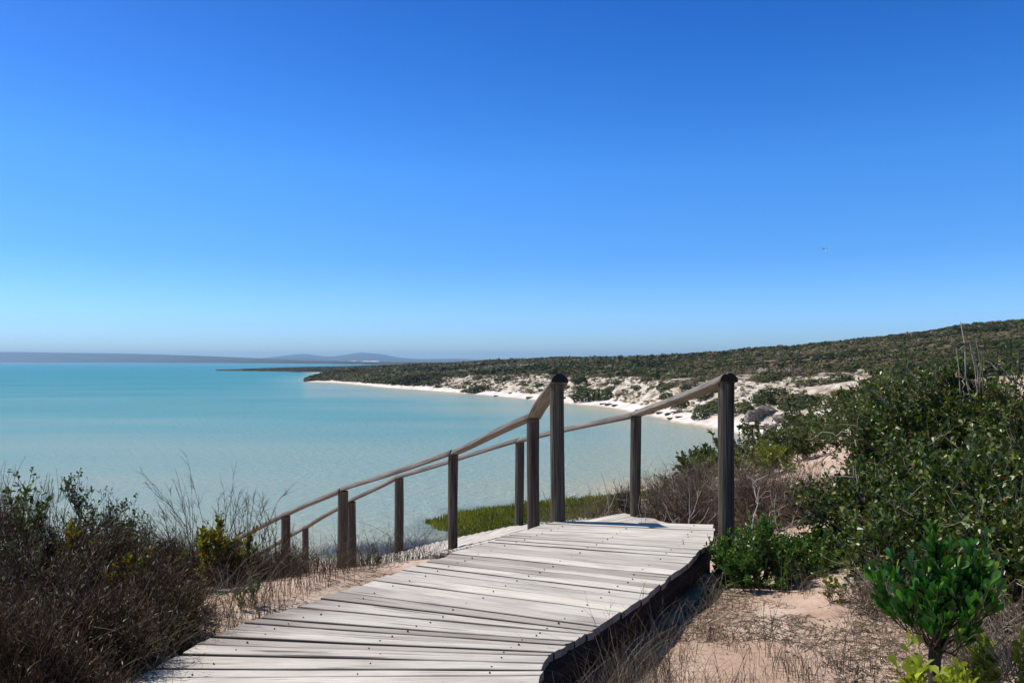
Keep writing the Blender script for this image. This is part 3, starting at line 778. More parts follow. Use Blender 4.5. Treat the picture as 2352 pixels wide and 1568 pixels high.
# px centre, width px, depth, y of rail top over the post
NEAR = [(1280.5, 33, 6.30, 862, 8.2), (1225.5, 28.5, 7.5, 946, 7.9), (1041, 22.5, 9.0, 1033, 7.4), (787, 23, 9.8, 1118, 6.8), (655.5, 20.5, 10.7, 1176, 6.3), (545, 18, 11.9, 1232, 5.6)]
FARR = [(1669, 36.5, 6.05, 859, 8.2), (1460.5, 24.5, 8.65, 944, 7.8), (1193, 20.5, 10.3, 1006, 7.3), (916, 20.8, 11.6, 1090, 6.7), (807.5, 19.2, 12.2, 1145, 6.2), (702, 14.5, 13.0, 1207, 5.7), (590, 13, 14.2, 1270, 5.0)]
def railing(name, spec, label, seed, rw):
    root = empty(name, ((spec[0][0] - CX) / F * spec[0][2], spec[0][2], DECK), label, 'railing', group='timber railings of the boardwalk')
    org = np.array(root.location)
    tops = []
    for i, (px, wpx, D, yt, zb) in enumerate(spec):
        x, y, r = post_at(px, wpx, D)
        zt = 10 - (yt - HOR) / F * D
        rh = rw[i] / 2
        und = zt - rh * 1.0
        tops.append((x, y, und, rw[i]))
        V, Fq, uv, n = post_mesh(und + .004 - zb, r, seed + i)
        mk('post', V, Fq, M_post, root, np.full(n, float(rng.uniform(.3, .8))), uv, True).location = Vector((x, y, zb)) - Vector(org)
    for i in range(len(tops) - 1):
        a = tops[i]; b = tops[i + 1]
        V, Fq, uv, n = rail_mesh(a[:3], b[:3], a[3], b[3], seed * 2 + i, ext0=(.075 if i == 0 else 0), ext1=0.0 if i < len(tops) - 2 else .1, split=(i == 0 and name == 'railing' and seed > 30))
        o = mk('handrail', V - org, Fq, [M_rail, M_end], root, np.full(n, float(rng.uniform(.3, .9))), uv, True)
        # flat underside and sawn ends stay flat shaded
        me = o.data; nf = len(me.polygons)
        sm = np.ones(nf, bool); k_ = 14
        ids = np.arange(nf - 2) % k_
        sm[:nf - 2][(ids == 12) | (ids == 13)] = False; sm[-2:] = False
        me.polygons.foreach_set('use_smooth', sm)
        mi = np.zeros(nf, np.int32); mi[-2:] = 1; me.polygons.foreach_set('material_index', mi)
    return root
railing('railing', NEAR, 'log railing on the left side of the boardwalk, starting at the post left of centre', 20, [.142, .135, .115, .112, .108, .1])
railing('railing', FARR, 'log railing on the right side of the boardwalk, starting at the rightmost tall post', 40, [.145, .128, .108, .108, .105, .1, .1])

# ------------------------------------------------------------------ vegetation materials
M_green = leaf_mat('glossy_green_leaf', [(0, srgb(112, 96, 48)), (.05, srgb(120, 66, 36)), (.09, srgb(40, 54, 18)), (.45, srgb(58, 78, 24)), (.75, srgb(80, 98, 34)), (.92, srgb(124, 130, 58)), (1, srgb(180, 172, 116))], .36, .24, .45)
M_bright = leaf_mat('fresh_green_leaf', [(0, srgb(46, 78, 30)), (.5, srgb(68, 100, 36)), (.85, srgb(96, 126, 46)), (1, srgb(140, 156, 70))], .36, .3, .5)
M_yellow = leaf_mat('yellow_green_leaf', [(0, srgb(110, 122, 36)), (.5, srgb(146, 156, 52)), (1, srgb(180, 184, 80))], .45, .45, .4)
M_olive = leaf_mat('olive_orange_leaf', [(0, srgb(128, 78, 34)), (.25, srgb(110, 92, 32)), (.5, srgb(84, 96, 34)), (1, srgb(120, 128, 50))], .4, .4, .4)
M_dull = leaf_mat('dull_green_leaf', [(0, srgb(52, 64, 26)), (.5, srgb(74, 90, 36)), (1, srgb(112, 122, 58))], .5, .25, .4)
M_greyleaf = leaf_mat('grey_green_needle', [(0, srgb(78, 88, 70)), (.5, srgb(108, 118, 98)), (1, srgb(140, 150, 126))], .6, .2, .3)
M_heath2 = leaf_mat('olive_heath_needle', [(0, srgb(44, 44, 18)), (.35, srgb(62, 64, 24)), (.6, srgb(84, 76, 34)), (.8, srgb(96, 66, 40)), (.93, srgb(140, 122, 92)), (1, srgb(196, 182, 156))], .45, .15, .22, (1.3, 1.2, .7))
M_heath = leaf_mat('dark_heath_needle', [(0, srgb(50, 28, 20)), (.3, srgb(72, 44, 30)), (.5, srgb(58, 54, 26)), (.7, srgb(78, 64, 42)), (.88, srgb(128, 106, 80)), (1, srgb(196, 182, 156))], .45, .12, .25, (1.3, 1.1, .8))
M_maroon = leaf_mat('dark_red_scrub_leaf', [(0, srgb(62, 24, 22)), (.45, srgb(92, 48, 38)), (.7, srgb(104, 84, 56)), (1, srgb(140, 124, 96))], .7, .2, .12, (1.3, 1.0, .9))
M_twig = plain_mat('grey_twig', [(0, srgb(76, 60, 46)), (.5, srgb(122, 105, 86)), (1, srgb(184, 170, 150))], .6)
M_htwig = plain_mat('heath_twig', [(0, srgb(38, 26, 18)), (.5, srgb(64, 48, 34)), (.85, srgb(104, 84, 64)), (1, srgb(150, 132, 108))], .5)
M_pale = plain_mat('bleached_branch', [(0, srgb(140, 128, 120)), (1, srgb(196, 188, 180))], .7)
M_dtwig = plain_mat('dark_twig', [(0, srgb(50, 38, 28)), (.5, srgb(82, 66, 50)), (1, srgb(130, 114, 94))], .6)
M_bark = plain_mat('dark_bark', [(0, srgb(50, 44, 40)), (1, srgb(96, 88, 82))], .85)
M_dry = leaf_mat('dry_grass_blade', [(0, srgb(84, 70, 58)), (.5, srgb(132, 116, 96)), (.85, srgb(172, 156, 132)), (1, srgb(120, 118, 70))], .5, .2, .4, (1.2, 1.1, .8))

def bush_geo(rx, ry, h, ns=14, nt=300, nl=3000, leaf=(.045, .024), shape='obovate', sR=.012, tR=.003, tlen=.22, base=.12, lump=.3, low=.1, crown_lo=.15, up=.35, leafspread=.9, tmean=.5, tsd=.22, curl=.12, leafstart=.25, seed=1, tw2=0):
    """returns (branchAcc, leafAcc) in local coordinates, base at z=0"""
    global rng
    keep = rng; rng = np.random.default_rng(seed)
    br = Acc(); lf = Acc()
    # crown directions with lumps
    lobes = rdir(9); lobes[:, 2] = np.abs(lobes[:, 2]); la = rng.uniform(-1, 1, 9)
    def crown(d):
        s = 1 + lump * np.sum(la[None] * np.exp(-(1 - d @ lobes.T) / .12), 1)
        return s
    K = 7
    d = rdir(ns); d[:, 2] = np.abs(d[:, 2]) * (1 - low) + low * rng.random(ns); d = norm(d)
    s = crown(d) * rng.uniform(.65, .95, ns)
    tgt = np.c_[d[:, 0] * rx * s, d[:, 1] * ry * s, crown_lo * h + d[:, 2] * h * (1 - crown_lo) * s]
    b0 = np.c_[rng.normal(0, base * rx, ns), rng.normal(0, base * ry, ns), np.full(ns, -.06)]
    t = np.linspace(0, 1, K)[None, :, None]
    mid = b0 + (tgt - b0) * .5; mid[:, 2] += .12 * h; mid += rng.normal(0, curl * h, (ns, 3))
    P = (1 - t) ** 2 * b0[:, None] + 2 * t * (1 - t) * mid[:, None] + t ** 2 * tgt[:, None]
    P[:, 1:] += rng.normal(0, .02 * h, P[:, 1:].shape)
    R = sR * (1 - .75 * t[..., 0]) * rng.uniform(.7, 1.2, (ns, 1))
    V, Fq, T, U = tubes(P, R, 5, rng.uniform(0, 1, ns)); br.add(V, Fq, T, U)
    # twigs
    si = rng.integers(0, ns, nt); u = rng.uniform(.3, 1, nt) ** .7 * (K - 1); i0 = np.minimum(u.astype(int), K - 2); fr = (u - i0)[:, None]
    q0 = P[si, i0] * (1 - fr) + P[si, i0 + 1] * fr
    out = norm(q0 - np.array([0, 0, crown_lo * h * .5])); td = norm(out * .7 + rdir(nt) * .75 + np.array([0, 0, up]))
    L = tlen * rng.uniform(.5, 1.3, nt)
    K2 = 4; t2 = np.linspace(0, 1, K2)[None, :, None]
    bend = rdir(nt) * .25 + np.array([0, 0, .15])
    Q = q0[:, None] + td[:, None] * L[:, None, None] * t2 + bend[:, None] * (t2 ** 2) * L[:, None, None]
    Q[:, 1:] += rng.normal(0, .02 * tlen, Q[:, 1:].shape)
    V, Fq, T, U = tubes(Q, np.repeat(tR * (1 - .6 * t2[..., 0]), nt, 0), 3, rng.uniform(0, 1, nt)); br.add(V, Fq, T, U)
    if tw2:
        sj = rng.integers(0, nt, tw2); u = rng.uniform(.2, 1, tw2) * (K2 - 1); i0 = np.minimum(u.astype(int), K2 - 2); fr = (u - i0)[:, None]
        w0 = Q[sj, i0] * (1 - fr) + Q[sj, i0 + 1] * fr
        wd_ = norm(td[sj] * .6 + rdir(tw2) * .8 + np.array([0, 0, up]))
        L2 = tlen * .55 * rng.uniform(.4, 1.2, tw2)
        t3 = np.linspace(0, 1, 3)[None, :, None]
        W2 = w0[:, None] + wd_[:, None] * L2[:, None, None] * t3 + rdir(tw2)[:, None] * (t3 ** 2) * L2[:, None, None] * .25
        V, Fq, T, U = tubes(W2, np.repeat(tR * .6 * (1 - .5 * t3[..., 0]), tw2, 0), 3, rng.uniform(0, 1, tw2)); br.add(V, Fq, T, U)
    if nl:
        if tw2:
            allq = np.concatenate([Q[:, ::1][:, [0, 1, 3]], W2]); 
        else: allq = Q[:, [0, 1, 3]]
        sj = rng.integers(0, len(allq), nl); u = (leafstart + (1 - leafstart) * rng.random(nl) ** .7) * 2; i0 = np.minimum(u.astype(int), 1); fr = (u - i0)[:, None]
        p = allq[sj, i0] * (1 - fr) + allq[sj, i0 + 1] * fr
        ax = norm(allq[sj, 2] - allq[sj, 0])
        ld = norm(ax * .75 + rdir(nl) * leafspread + np.array([0, 0, .15]))
        nn = norm(rdir(nl) + np.array([-.2, 0, .7]))
        sz = rng.uniform(.65, 1.2, nl)
        twt = rng.normal(0, .12, len(allq))[sj]
        tone = np.clip(rng.normal(tmean, tsd, nl) + twt, 0, 1)
        V, Fq, T = leaves(p, ld, nn, leaf[0] * sz, leaf[1] * sz * rng.uniform(.8, 1.15, nl), shape, tone); lf.add(V, Fq, T)
    rng = keep
    return br, lf

def bush(name, px, D, label, cat='bush', group=None, mleaf=M_green, mtw=M_twig, gz=None, rz=0, lname='foliage', bname='branches', **kw):
    if name not in ('leafy_shoot', 'sapling', 'leafy_plant'): kw['h'] *= 1.08
    x = (px - CX) / F * D
    z = Hs(x, D) if gz is None else gz
    root = empty(name, (x, D, z - .02), label, cat, group, rz)
    b, l = bush_geo(**kw)
    b.build(bname, mtw, root)
    if l.V: l.build(lname, mleaf, root)
    return root
def top_h(px, y, D):
    """height above ground so that the top shows at pixel row y"""
    x = (px - CX) / F * D
    return max(.12, 10 - (y - HOR) / F * D - Hs(x, D))

# ---- the big green thicket at right
G = 'leafy green bushes right of the boardwalk'
for (px, D, y, rx, ry, nl, lab, sd) in [(a_[0], a_[1], a_[2], a_[3], a_[4], int(a_[5] * 1.2), a_[6], a_[7]) for a_ in [
    (2110, 6.9, 868, .56, .7, 12000, 'glossy green bush forming the left shoulder of the tall thicket at right', 1),
    (2290, 6.7, 850, .85, .9, 20000, 'tallest glossy green bush with dead snags on top, at the right edge', 2),
    (2480, 5.6, 835, .75, .8, 12000, 'glossy green bush cut off by the right edge, above the yellow green shoots', 3),
    (2110, 5.7, 1085, .46, .5, 8500, 'lower green bush hanging over the sand beneath the thicket', 4),
    (2290, 5.0, 1060, .66, .55, 13000, 'dense green bush low in the thicket behind the small dark trunked shrub', 5),
    (2130, 4.75, 1225, .45, .35, 6000, 'twiggy green bush at the front of the thicket, above the olive seedling', 7),
    (2340, 4.2, 1190, .5, .4, 7000, 'front green bush at the right edge above the yellow green shoots', 8),
    (1985, 6.1, 1125, .30, .36, 4000, 'small leafy bush at the left foot of the thicket beside the reddish dead scrub', 6)]]:
    h = top_h(px, y, D)
    bush('bush', px, D, lab, 'bush', G, M_green, M_twig, rx=rx, ry=ry, h=h, ns=26, nt=int(nl / 22), nl=nl, tw2=int(nl / 9), leaf=(.043, .024), seed=sd, lump=.3, tR=.0036, low=.0, crown_lo=.05, tlen=.24, sR=.012)
# the low fresh bush at the foot of the rightmost post
h = top_h(1760, 1212, 5.35)
bush('bush', 1682, 5.4, 'small bright sprigs at the deck corner in front of the rightmost post', 'bush', G, M_bright, M_dtwig, rx=.15, ry=.14, h=top_h(1682, 1218, 5.4), ns=16, nt=130, nl=2200, leaf=(.036, .013), shape='lance', seed=34, lump=.2, tlen=.12, sR=.005, up=.8)
bush('bush', 1740, 5.25, 'low bright green bush at the foot of the rightmost tall post', 'bush', G, M_bright, M_dtwig, rx=.28, ry=.26, h=top_h(1740, 1212, 5.25), ns=24, nt=260, nl=6500, leaf=(.036, .013), shape='lance', seed=31, lump=.2, tlen=.16, sR=.007, up=.6)
bush('bush', 1925, 5.75, 'low leafy bush linking the bright bushes with the tall thicket', 'bush', G, M_green, M_dtwig, rx=.26, ry=.22, h=top_h(1925, 1235, 5.75), ns=20, nt=200, nl=3200, leaf=(.04, .02), shape='obovate', seed=33, lump=.2, tlen=.15, sR=.007, up=.4)
bush('bush', 1835, 5.55, 'low bright green bush spreading right of the one at the tall post', 'bush', G, M_bright, M_dtwig, rx=.32, ry=.25, h=top_h(1835, 1246, 5.55), ns=22, nt=260, nl=6000, leaf=(.034, .013), shape='lance', seed=32, lump=.2, tlen=.15, sR=.007, up=.5)
# dead snags standing out of the thicket
def snag(px, D, yb, stems, label, name='dead_branches', mat=M_twig, sR=.011, seed=1, sub=8):
    rg = np.random.default_rng(seed)
    x = (px - CX) / F * D; zb = Hs(x, D)
    root = empty(name, (x, D, zb - .03), label, 'dead branches')
    a = Acc(); K = 7
    for (pb, yb_, pt, yt, dd, rr) in stems:
        Dt = D + dd
        b0 = np.array([(pb - px) / F * D, 0, 0 if yb_ is None else 10 - (yb_ - HOR) / F * D - zb])
        t0 = np.array([(pt - CX) / F * Dt - x, dd, 10 - (yt - HOR) / F * Dt - zb])
        t = np.linspace(0, 1, K)[:, None]
        P = b0 + (t0 - b0) * t + np.array([rg.normal(0, .03), 0, .03]) * (t * (1 - t) * 4)
        P[1:-1] += rg.normal(0, .012, (K - 2, 3))
        V, Fq, T, U = tubes(P[None], (rr * (1 - .6 * t[:, 0]))[None], 6, [rg.random()]); a.add(V, Fq, T, U)
        for _ in range(rg.integers(1, 1 + sub // 2) if sub > 1 else 0):
            i = rg.integers(2, K - 1); q = P[i]; dr = norm((norm((t0 - b0)[None])[0] * .6 + rg.normal(0, .6, 3))[None])[0]; l = rg.uniform(.05, .2)
            Q = q + dr * l * np.linspace(0, 1, 4)[:, None] + rg.normal(0, .006, (4, 3)); Q[0] = q
            V, Fq, T, U = tubes(Q[None], (rr * .45 * (1 - .5 * np.linspace(0, 1, 4)))[None], 5, [rg.random()]); a.add(V, Fq, T, U)
    o = a.build('branch', mat, root, True)
    return root
snag(2262, 6.5, None, [(2262, None, 2206, 731, .1, .010), (2262, None, 2228, 782, 0, .011), (2266, None, 2236, 800, .05, .010), (2268, None, 2256, 806, .02, .011), (2264, None, 2290, 788, -.05, .010), (2270, None, 2276, 800, 0, .008), (2258, None, 2243, 776, .1, .008), (2272, None, 2302, 812, .1, .007)],
     'cluster of bare grey stems poking above the tall thicket', seed=4, sub=16)
snag(2192, 6.6, None, [(2195, None, 2196, 790, 0, .008), (2190, None, 2150, 845, .1, .008), (2194, 852, 2240, 880, -.1, .009)], 'single bare upright stick left of the cluster of grey stems', seed=6, sub=4)
snag(2345, 6.3, None, [(2345, None, 2340, 795, 0, .010), (2340, None, 2362, 790, .1, .008), (2350, None, 2325, 850, 0, .008)], 'bare forked twigs above the thicket at the right edge', seed=8, sub=6)
snag(2140, 6.0, None, [(2140, 1180, 2010, 1020, .0, .017), (2012, 1022, 1900, 975, .1, .011), (1990, 1000, 1870, 1062, 0, .006), (1985, 1000, 1985, 930, 0, .006), (1950, 985, 1850, 1000, .1, .005)], 'long dead grey limb leaning out to the left from the thicket', seed=9, sub=4, mat=M_twig)
snag(2000, 5.9, None, [(1990, 1160, 1960, 1060, .0, .008), (2010, 1150, 2060, 1060, .1, .006), (1995, 1150, 1935, 1110, .1, .005)], 'forked dead twigs beside the small leafy bush at the thicket foot', seed=10, sub=6, mat=M_pale)

# ---- small shrub with the dark trunk, near right corner
def small_tree():
    D = 3.05; px = 2150; x = (px - CX) / F * D; zb = Hs(x, D)
    root = empty('shrub', (x, D, zb - .03), 'small bright green shrub on a dark upright trunk, near the bottom right corner', 'shrub')
    zt = 10 - (1455 - HOR) / F * D - zb
    zc = zt
    a = Acc(); t = np.linspace(0, 1, 8)[:, None]
    P = np.array([0, 0, 0]) + np.array([.0, .0, zc]) * t + rng.normal(0, .003, (8, 3))
    V, Fq, T, U = tubes(P[None], (np.linspace(.026, .022, 8))[None], 12, [.3]); a.add(V, Fq, T, U)
    a.build('trunk', M_bark, root, True)
    b, l = bush_geo(.185, .17, (10 - (1272 - HOR) / F * D - zb - zc) * 1.05, ns=24, nt=150, nl=1500, leaf=(.058, .023), shape='obovate', seed=79, lump=.5, base=.03, tlen=.11, sR=.006, tR=.0028, low=.05, crown_lo=.0, up=1.6, leafspread=.5, tmean=.35, tsd=.25, curl=.04)
    for acc_, nme, mm in ((b, 'branches', M_dtwig), (l, 'foliage', M_deep)):
        o = acc_.build(nme, mm, root); o.location = (0, 0, zc)
M_deep = leaf_mat('deep_green_leaf', [(0, srgb(34, 76, 24)), (.5, srgb(52, 104, 32)), (.85, srgb(86, 138, 48)), (1, srgb(140, 162, 72))], .34, .3, .5)
small_tree()
for i, (px, D, y, r, lab) in enumerate([(2120, 2.95, 1470, .11, 'yellow green leafy shoots left of the dark trunk at the bottom edge'),
                                       (2265, 3.1, 1440, .12, 'yellow green leafy shoots right of the dark trunked shrub'),
                                       (2345, 3.0, 1440, .12, 'yellow green shoots with round leaves at the bottom right edge'),
                                       (2190, 2.85, 1500, .08, 'short yellow green sprig just right of the dark trunk')]):
    bush('leafy_shoot', px, D, lab, 'shoot', 'yellow green shoots in the bottom right corner', M_yellow, M_dtwig, rx=r, ry=r, h=top_h(px, y, D), ns=7, nt=40, nl=240, leaf=(.05, .034), seed=50 + i, sR=.003, tR=.0018, tlen=.08, up=1.0, leafspread=.7, lump=.1)
bush('sapling', 1912, 4.55, 'small olive seedling alone on the sand beyond the dry grass', 'plant', None, M_olive, M_dtwig, rx=.09, ry=.09, h=top_h(1912, 1325, 4.55), ns=8, nt=20, nl=110, leaf=(.038, .02), seed=60, sR=.003, tR=.0016, tlen=.06, up=.8)

# dry brush tangle in the corner
for i, (px, D, y, r, lab) in enumerate([(2290, 3.7, 1400, .32, 'tangle of dry grey twigs behind the small dark trunked shrub'), (2080, 4.3, 1370, .28, 'dry twiggy brush left of the small dark trunked shrub'), (2350, 3.1, 1480, .25, 'tangle of dry grey twigs in the bottom right corner')]):
    bush('dead_bush', px, D, lab, 'bush', 'dry brush at the lower right', M_dry, M_twig, rx=r, ry=r, h=top_h(px, y, D), ns=22, nt=420, nl=500, tw2=700, leaf=(.03, .006), shape='lance', seed=700 + i, tR=.0022, tlen=.2, sR=.006, lump=.2, up=.1, low=.3, curl=.3, base=.6)
# ---- dead twiggy scrub behind the deck
G2 = 'dead twiggy bushes behind the boardwalk landing'
for i, (px, D, y, rx, mat_, lab) in enumerate([
    (1590, 8.9, 1115, .65, M_maroon, 'grey and dark red dead bush between the landing post and the rightmost post'),
    (1650, 9.8, 1078, .60, M_maroon, 'taller twiggy dead bush directly behind the rightmost post'),
    (1770, 8.4, 1110, .62, M_maroon, 'dark red dead bush with bleached branches right of the rightmost post'),
    (1530, 9.6, 1128, .45, M_greyleaf, 'pale grey fuzzy bush just right of the landing post'),
    (1860, 8.2, 1140, .40, M_maroon, 'low dead bush between the red scrub and the green thicket')]):
    bush('dead_bush', px, D, lab, 'bush', G2, mat_, M_twig, rx=rx, ry=rx * .8, h=top_h(px, y, D), ns=26, nt=900, nl=5200 if mat_ is M_maroon else 6000, tw2=2600, leaf=(.028, .005), shape='lance', seed=90 + i, tR=.0028, tlen=.3, sR=.009, lump=.25, up=.2, low=.1, curl=.2, leafspread=1.2, base=.3, tmean=.4, tsd=.3)
bush('dead_bush', 1370, 9.2, 'low twiggy scrub between the tall left post and the landing post', 'bush', G2, M_dull, M_twig, rx=.42, ry=.3, h=top_h(1370, 1150, 9.2), ns=16, nt=400, nl=2600, tw2=900, leaf=(.024, .006), shape='lance', seed=101, tR=.0025, tlen=.2, sR=.006, lump=.2, curl=.2)
bush('dead_bush', 1310, 9.6, 'green grey scrub just right of the tall left post', 'bush', G2, M_dull, M_twig, rx=.35, ry=.3, h=top_h(1310, 1158, 9.6), ns=12, nt=300, nl=3200, tw2=600, leaf=(.024, .006), shape='lance', seed=102, tR=.0022, tlen=.2, sR=.006, lump=.2, curl=.2, tmean=.8)
bush('dead_bush', 1440, 9.3, 'brown twiggy scrub against the foot of the landing post', 'bush', G2, M_maroon, M_twig, rx=.36, ry=.3, h=top_h(1440, 1118, 9.3), ns=14, nt=400, nl=2200, tw2=900, leaf=(.022, .005), shape='lance', seed=103, tR=.0025, tlen=.22, sR=.006, lump=.2, curl=.2)
snag(1720, 7.6, None, [(1720, None, 1745, 1110, 0, .009), (1718, None, 1710, 1135, -.1, .006), (1725, None, 1810, 1150, .1, .006), (1722, None, 1780, 1175, 0, .005), (1745, 1150, 1738, 1095, .1, .007)], 'bleached bare branches beside the rightmost post', seed=11, sub=10, mat=M_pale)
snag(1600, 7.9, None, [(1560, None, 1610, 1120, 0, .006), (1565, None, 1640, 1140, .1, .006), (1570, None, 1580, 1110, 0, .005), (1555, None, 1520, 1140, .1, .005), (1575, None, 1650, 1165, 0, .004)], 'white dead branches between the landing post and the rightmost post', seed=12, sub=10, mat=M_pale)
snag(1790, 7.7, None, [(1800, None, 1770, 1120, 0, .006), (1795, None, 1830, 1140, .1, .005), (1770, 1120, 1750, 1160, .1, .003), (1802, None, 1860, 1175, 0, .004)], 'low bleached branches in the middle of the dark red dead bush', seed=15, sub=12, mat=M_pale)
snag(1500, 8.0, None, [(1495, None, 1480, 1150, 0, .004), (1500, None, 1530, 1165, .1, .004), (1505, None, 1560, 1180, 0, .004), (1490, None, 1470, 1130, .1, .003)], 'low white twigs at the right foot of the landing post', seed=16, sub=12, mat=M_pale)
snag(1640, 8.2, None, [(1640, None, 1620, 1065, 0, .005), (1642, None, 1655, 1090, .1, .004), (1645, None, 1600, 1120, 0, .004)], 'thin arching dead stems left of the rightmost post', seed=17, sub=14)
snag(1395, 9.0, None, [(1395, None, 1380, 1078, 0, .006), (1393, None, 1400, 1130, .1, .004), (1430, None, 1440, 1120, 0, .005), (1405, None, 1420, 1110, .1, .004)], 'thin white dead stem standing left of the landing post', seed=13, sub=8, mat=M_pale)
snag(1250, 8.3, None, [(1250, None, 1246, 1120, 0, .005), (1252, None, 1262, 1130, .1, .004), (1250, 1180, 1235, 1135, 0, .003)], 'thin dead stem between the two nearest left posts', seed=14, sub=12, mat=M_twig)

# ---- middle ground green bushes down the slope at right
G3 = 'green bushes on the near slope beyond the railing'
mid_specs = []
def midbush(px, D, y, rx, nl, lab, mat=M_green, seed=1, tm=.45, leaf=(.05, .028), **kw):
    bush('bush', px, D, lab, 'bush', G3, mat, M_twig, rx=rx, ry=rx * .9, h=max(.35, top_h(px, y, D)), ns=18, nt=int(nl / 18), nl=nl, leaf=leaf, shape='lance', seed=seed, tlen=.25, sR=.012, lump=.25, low=0, crown_lo=.05, tmean=tm, **kw)
midbush(1718, 12.5, 1003, .42, 2600, 'sprawling green bush touching the right side of the rightmost post', seed=120, leaf=(.05, .022))
midbush(1790, 14.5, 985, .65, 4200, 'rounded green bush down the slope right of the rightmost post', seed=121)
midbush(1850, 12.0, 1050, .50, 3000, 'green bush above the patch of bare sand', seed=122, tm=.35)
midbush(1770, 11.0, 1080, .35, 2000, 'yellowish green bush above the reddish dead scrub', M_olive, seed=123, tm=.8)
midbush(1870, 19, 935, 1.0, 5200, 'broad green bush on the ridge in front of the beach rocks', seed=124)
midbush(1950, 21, 900, 1.2, 6000, 'large green bush on the ridge below the bare sand slope', seed=125)
midbush(2040, 20, 868, 1.1, 5200, 'green bush on the ridge just left of the tall thicket', seed=126)
midbush(1930, 13.5, 960, .62, 3200, 'grey green twiggy bush in front of the ridge bushes', M_dull, seed=127)
midbush(2010, 12.0, 930, .7, 4200, 'green bush beside the pale sand mound', seed=128)
midbush(2130, 16, 842, 1.0, 4200, 'green bush behind the shoulder of the thicket', seed=129)
rg = np.random.default_rng(77)
k = 0
while k < 46:
    px = rg.uniform(1560, 2120); D = rg.uniform(17, 68)
    x = (px - CX) / F * D; z = Hs(x, D)
    if z < 1.6: continue
    k += 1
    r = rg.uniform(.6, 1.3)
    mg_ = M_green if rg.random() < .6 else M_dull
    bush('bush', px, D, ('green' if mg_ is M_green else 'dull grey green') + (' bush on the far part of the slope, close above the beach' if D > 42 else ' bush partway down the slope behind the dead scrub'), 'bush', 'bushes down the slope towards the beach', mg_, M_twig,
         rx=r, ry=r, h=r * rg.uniform(.7, 1.0), ns=9, nt=60, nl=1100, leaf=(.13, .075), shape='lance', seed=200 + k, tlen=.35, sR=.02, tR=.006, lump=.25, low=0, crown_lo=.05, tmean=rg.uniform(.25, .6))

# ---- left hand heath and bushes
G4 = 'dark heath bushes left of the boardwalk'
for i, (px, D, y, rx, nl, lab) in enumerate([
    (70, 4.5, 1165, .62, 14000, 'dark reddish heath bush at the left edge below the leafy twigs'),
    (270, 4.7, 1265, .50, 11000, 'dark reddish heath bush under the twiggy leafy bush'),
    (20, 3.5, 1310, .55, 12000, 'dark heath bush in the lower left corner'),
    (270, 4.0, 1310, .55, 12000, 'dark heath bush casting shade on the sand left of the boardwalk'),
    (450, 5.0, 1275, .45, 8000, 'brownish heath bush below the tall feathery grass'),
    (600, 5.5, 1300, .36, 5000, 'brownish twiggy bush in front of the leftmost railing posts'),
    (160, 3.25, 1400, .42, 9000, 'low heath bush at the bottom edge, second from the left corner'),
    (330, 3.7, 1405, .30, 7000, 'low heath bush nearest the left end of the planks'),
    (20, 2.8, 1470, .36, 7000, 'straw coloured heath bush in the very corner at bottom left'),
    (170, 5.2, 1215, .50, 9000, 'heath bush beneath the sparse leafy bush'),
    (395, 5.2, 1275, .35, 6000, 'heath bush between the fuzzy grey bush and the feathery grass')]):
    bush('heath_bush', px, D, lab, 'bush', G4, (M_heath, M_heath2, M_heath, M_heath, M_heath2, M_heath)[i % 6], M_htwig, rx=rx, ry=rx * .85, h=top_h(px, y, D), ns=30, nt=1400, nl=nl, tw2=3200, leaf=(.026, .0042), shape='lance', seed=300 + i, tR=.0016, tlen=.16, sR=.007, lump=.2, low=0, crown_lo=0, up=.5, base=.35, leafspread=.6, tmean=.42, tsd=.3)
bush('bush', 215, 5.3, 'sparse leafy bush with bare twigs against the water at left', 'bush', None, M_dull, M_dtwig, rx=.34, ry=.3, h=top_h(215, 1075, 5.3), ns=34, nt=420, nl=3600, tw2=900, leaf=(.028, .016), shape='obovate', seed=330, tR=.0024, tlen=.15, sR=.006, lump=.3, up=.9, base=.5, tmean=.25)
bush('bush', 45, 4.7, 'leafy green bush at the left edge against the water', 'bush', None, M_dull, M_dtwig, rx=.2, ry=.18, h=top_h(45, 1085, 4.7), ns=22, nt=180, nl=1700, leaf=(.034, .018), shape='obovate', seed=331, tR=.0022, tlen=.12, sR=.006, lump=.2, up=.9, tmean=.45)
for i, (px, D, y, r, lab) in enumerate([(95, 5.0, 1098, .22, 'fuzzy grey green bush between the two leafy bushes at left'), (10, 5.6, 1070, .15, 'fuzzy grey green bush at the far left edge'),
                                       (330, 5.1, 1185, .22, 'fuzzy grey green bush right of the sparse leafy bush'), (130, 5.3, 1120, .25, 'fuzzy grey green bush behind the sparse leafy bush')]):
    bush('bush', px, D, lab, 'bush', 'fuzzy grey green bushes at left', M_greyleaf, M_dtwig, rx=r, ry=r, h=top_h(px, y, D), ns=26, nt=260, nl=5200, leaf=(.013, .0028), shape='lance', seed=340 + i, tR=.0018, tlen=.14, sR=.004, lump=.15, up=1.4, base=.5, tmean=.5, leafspread=.9, leafstart=.0)
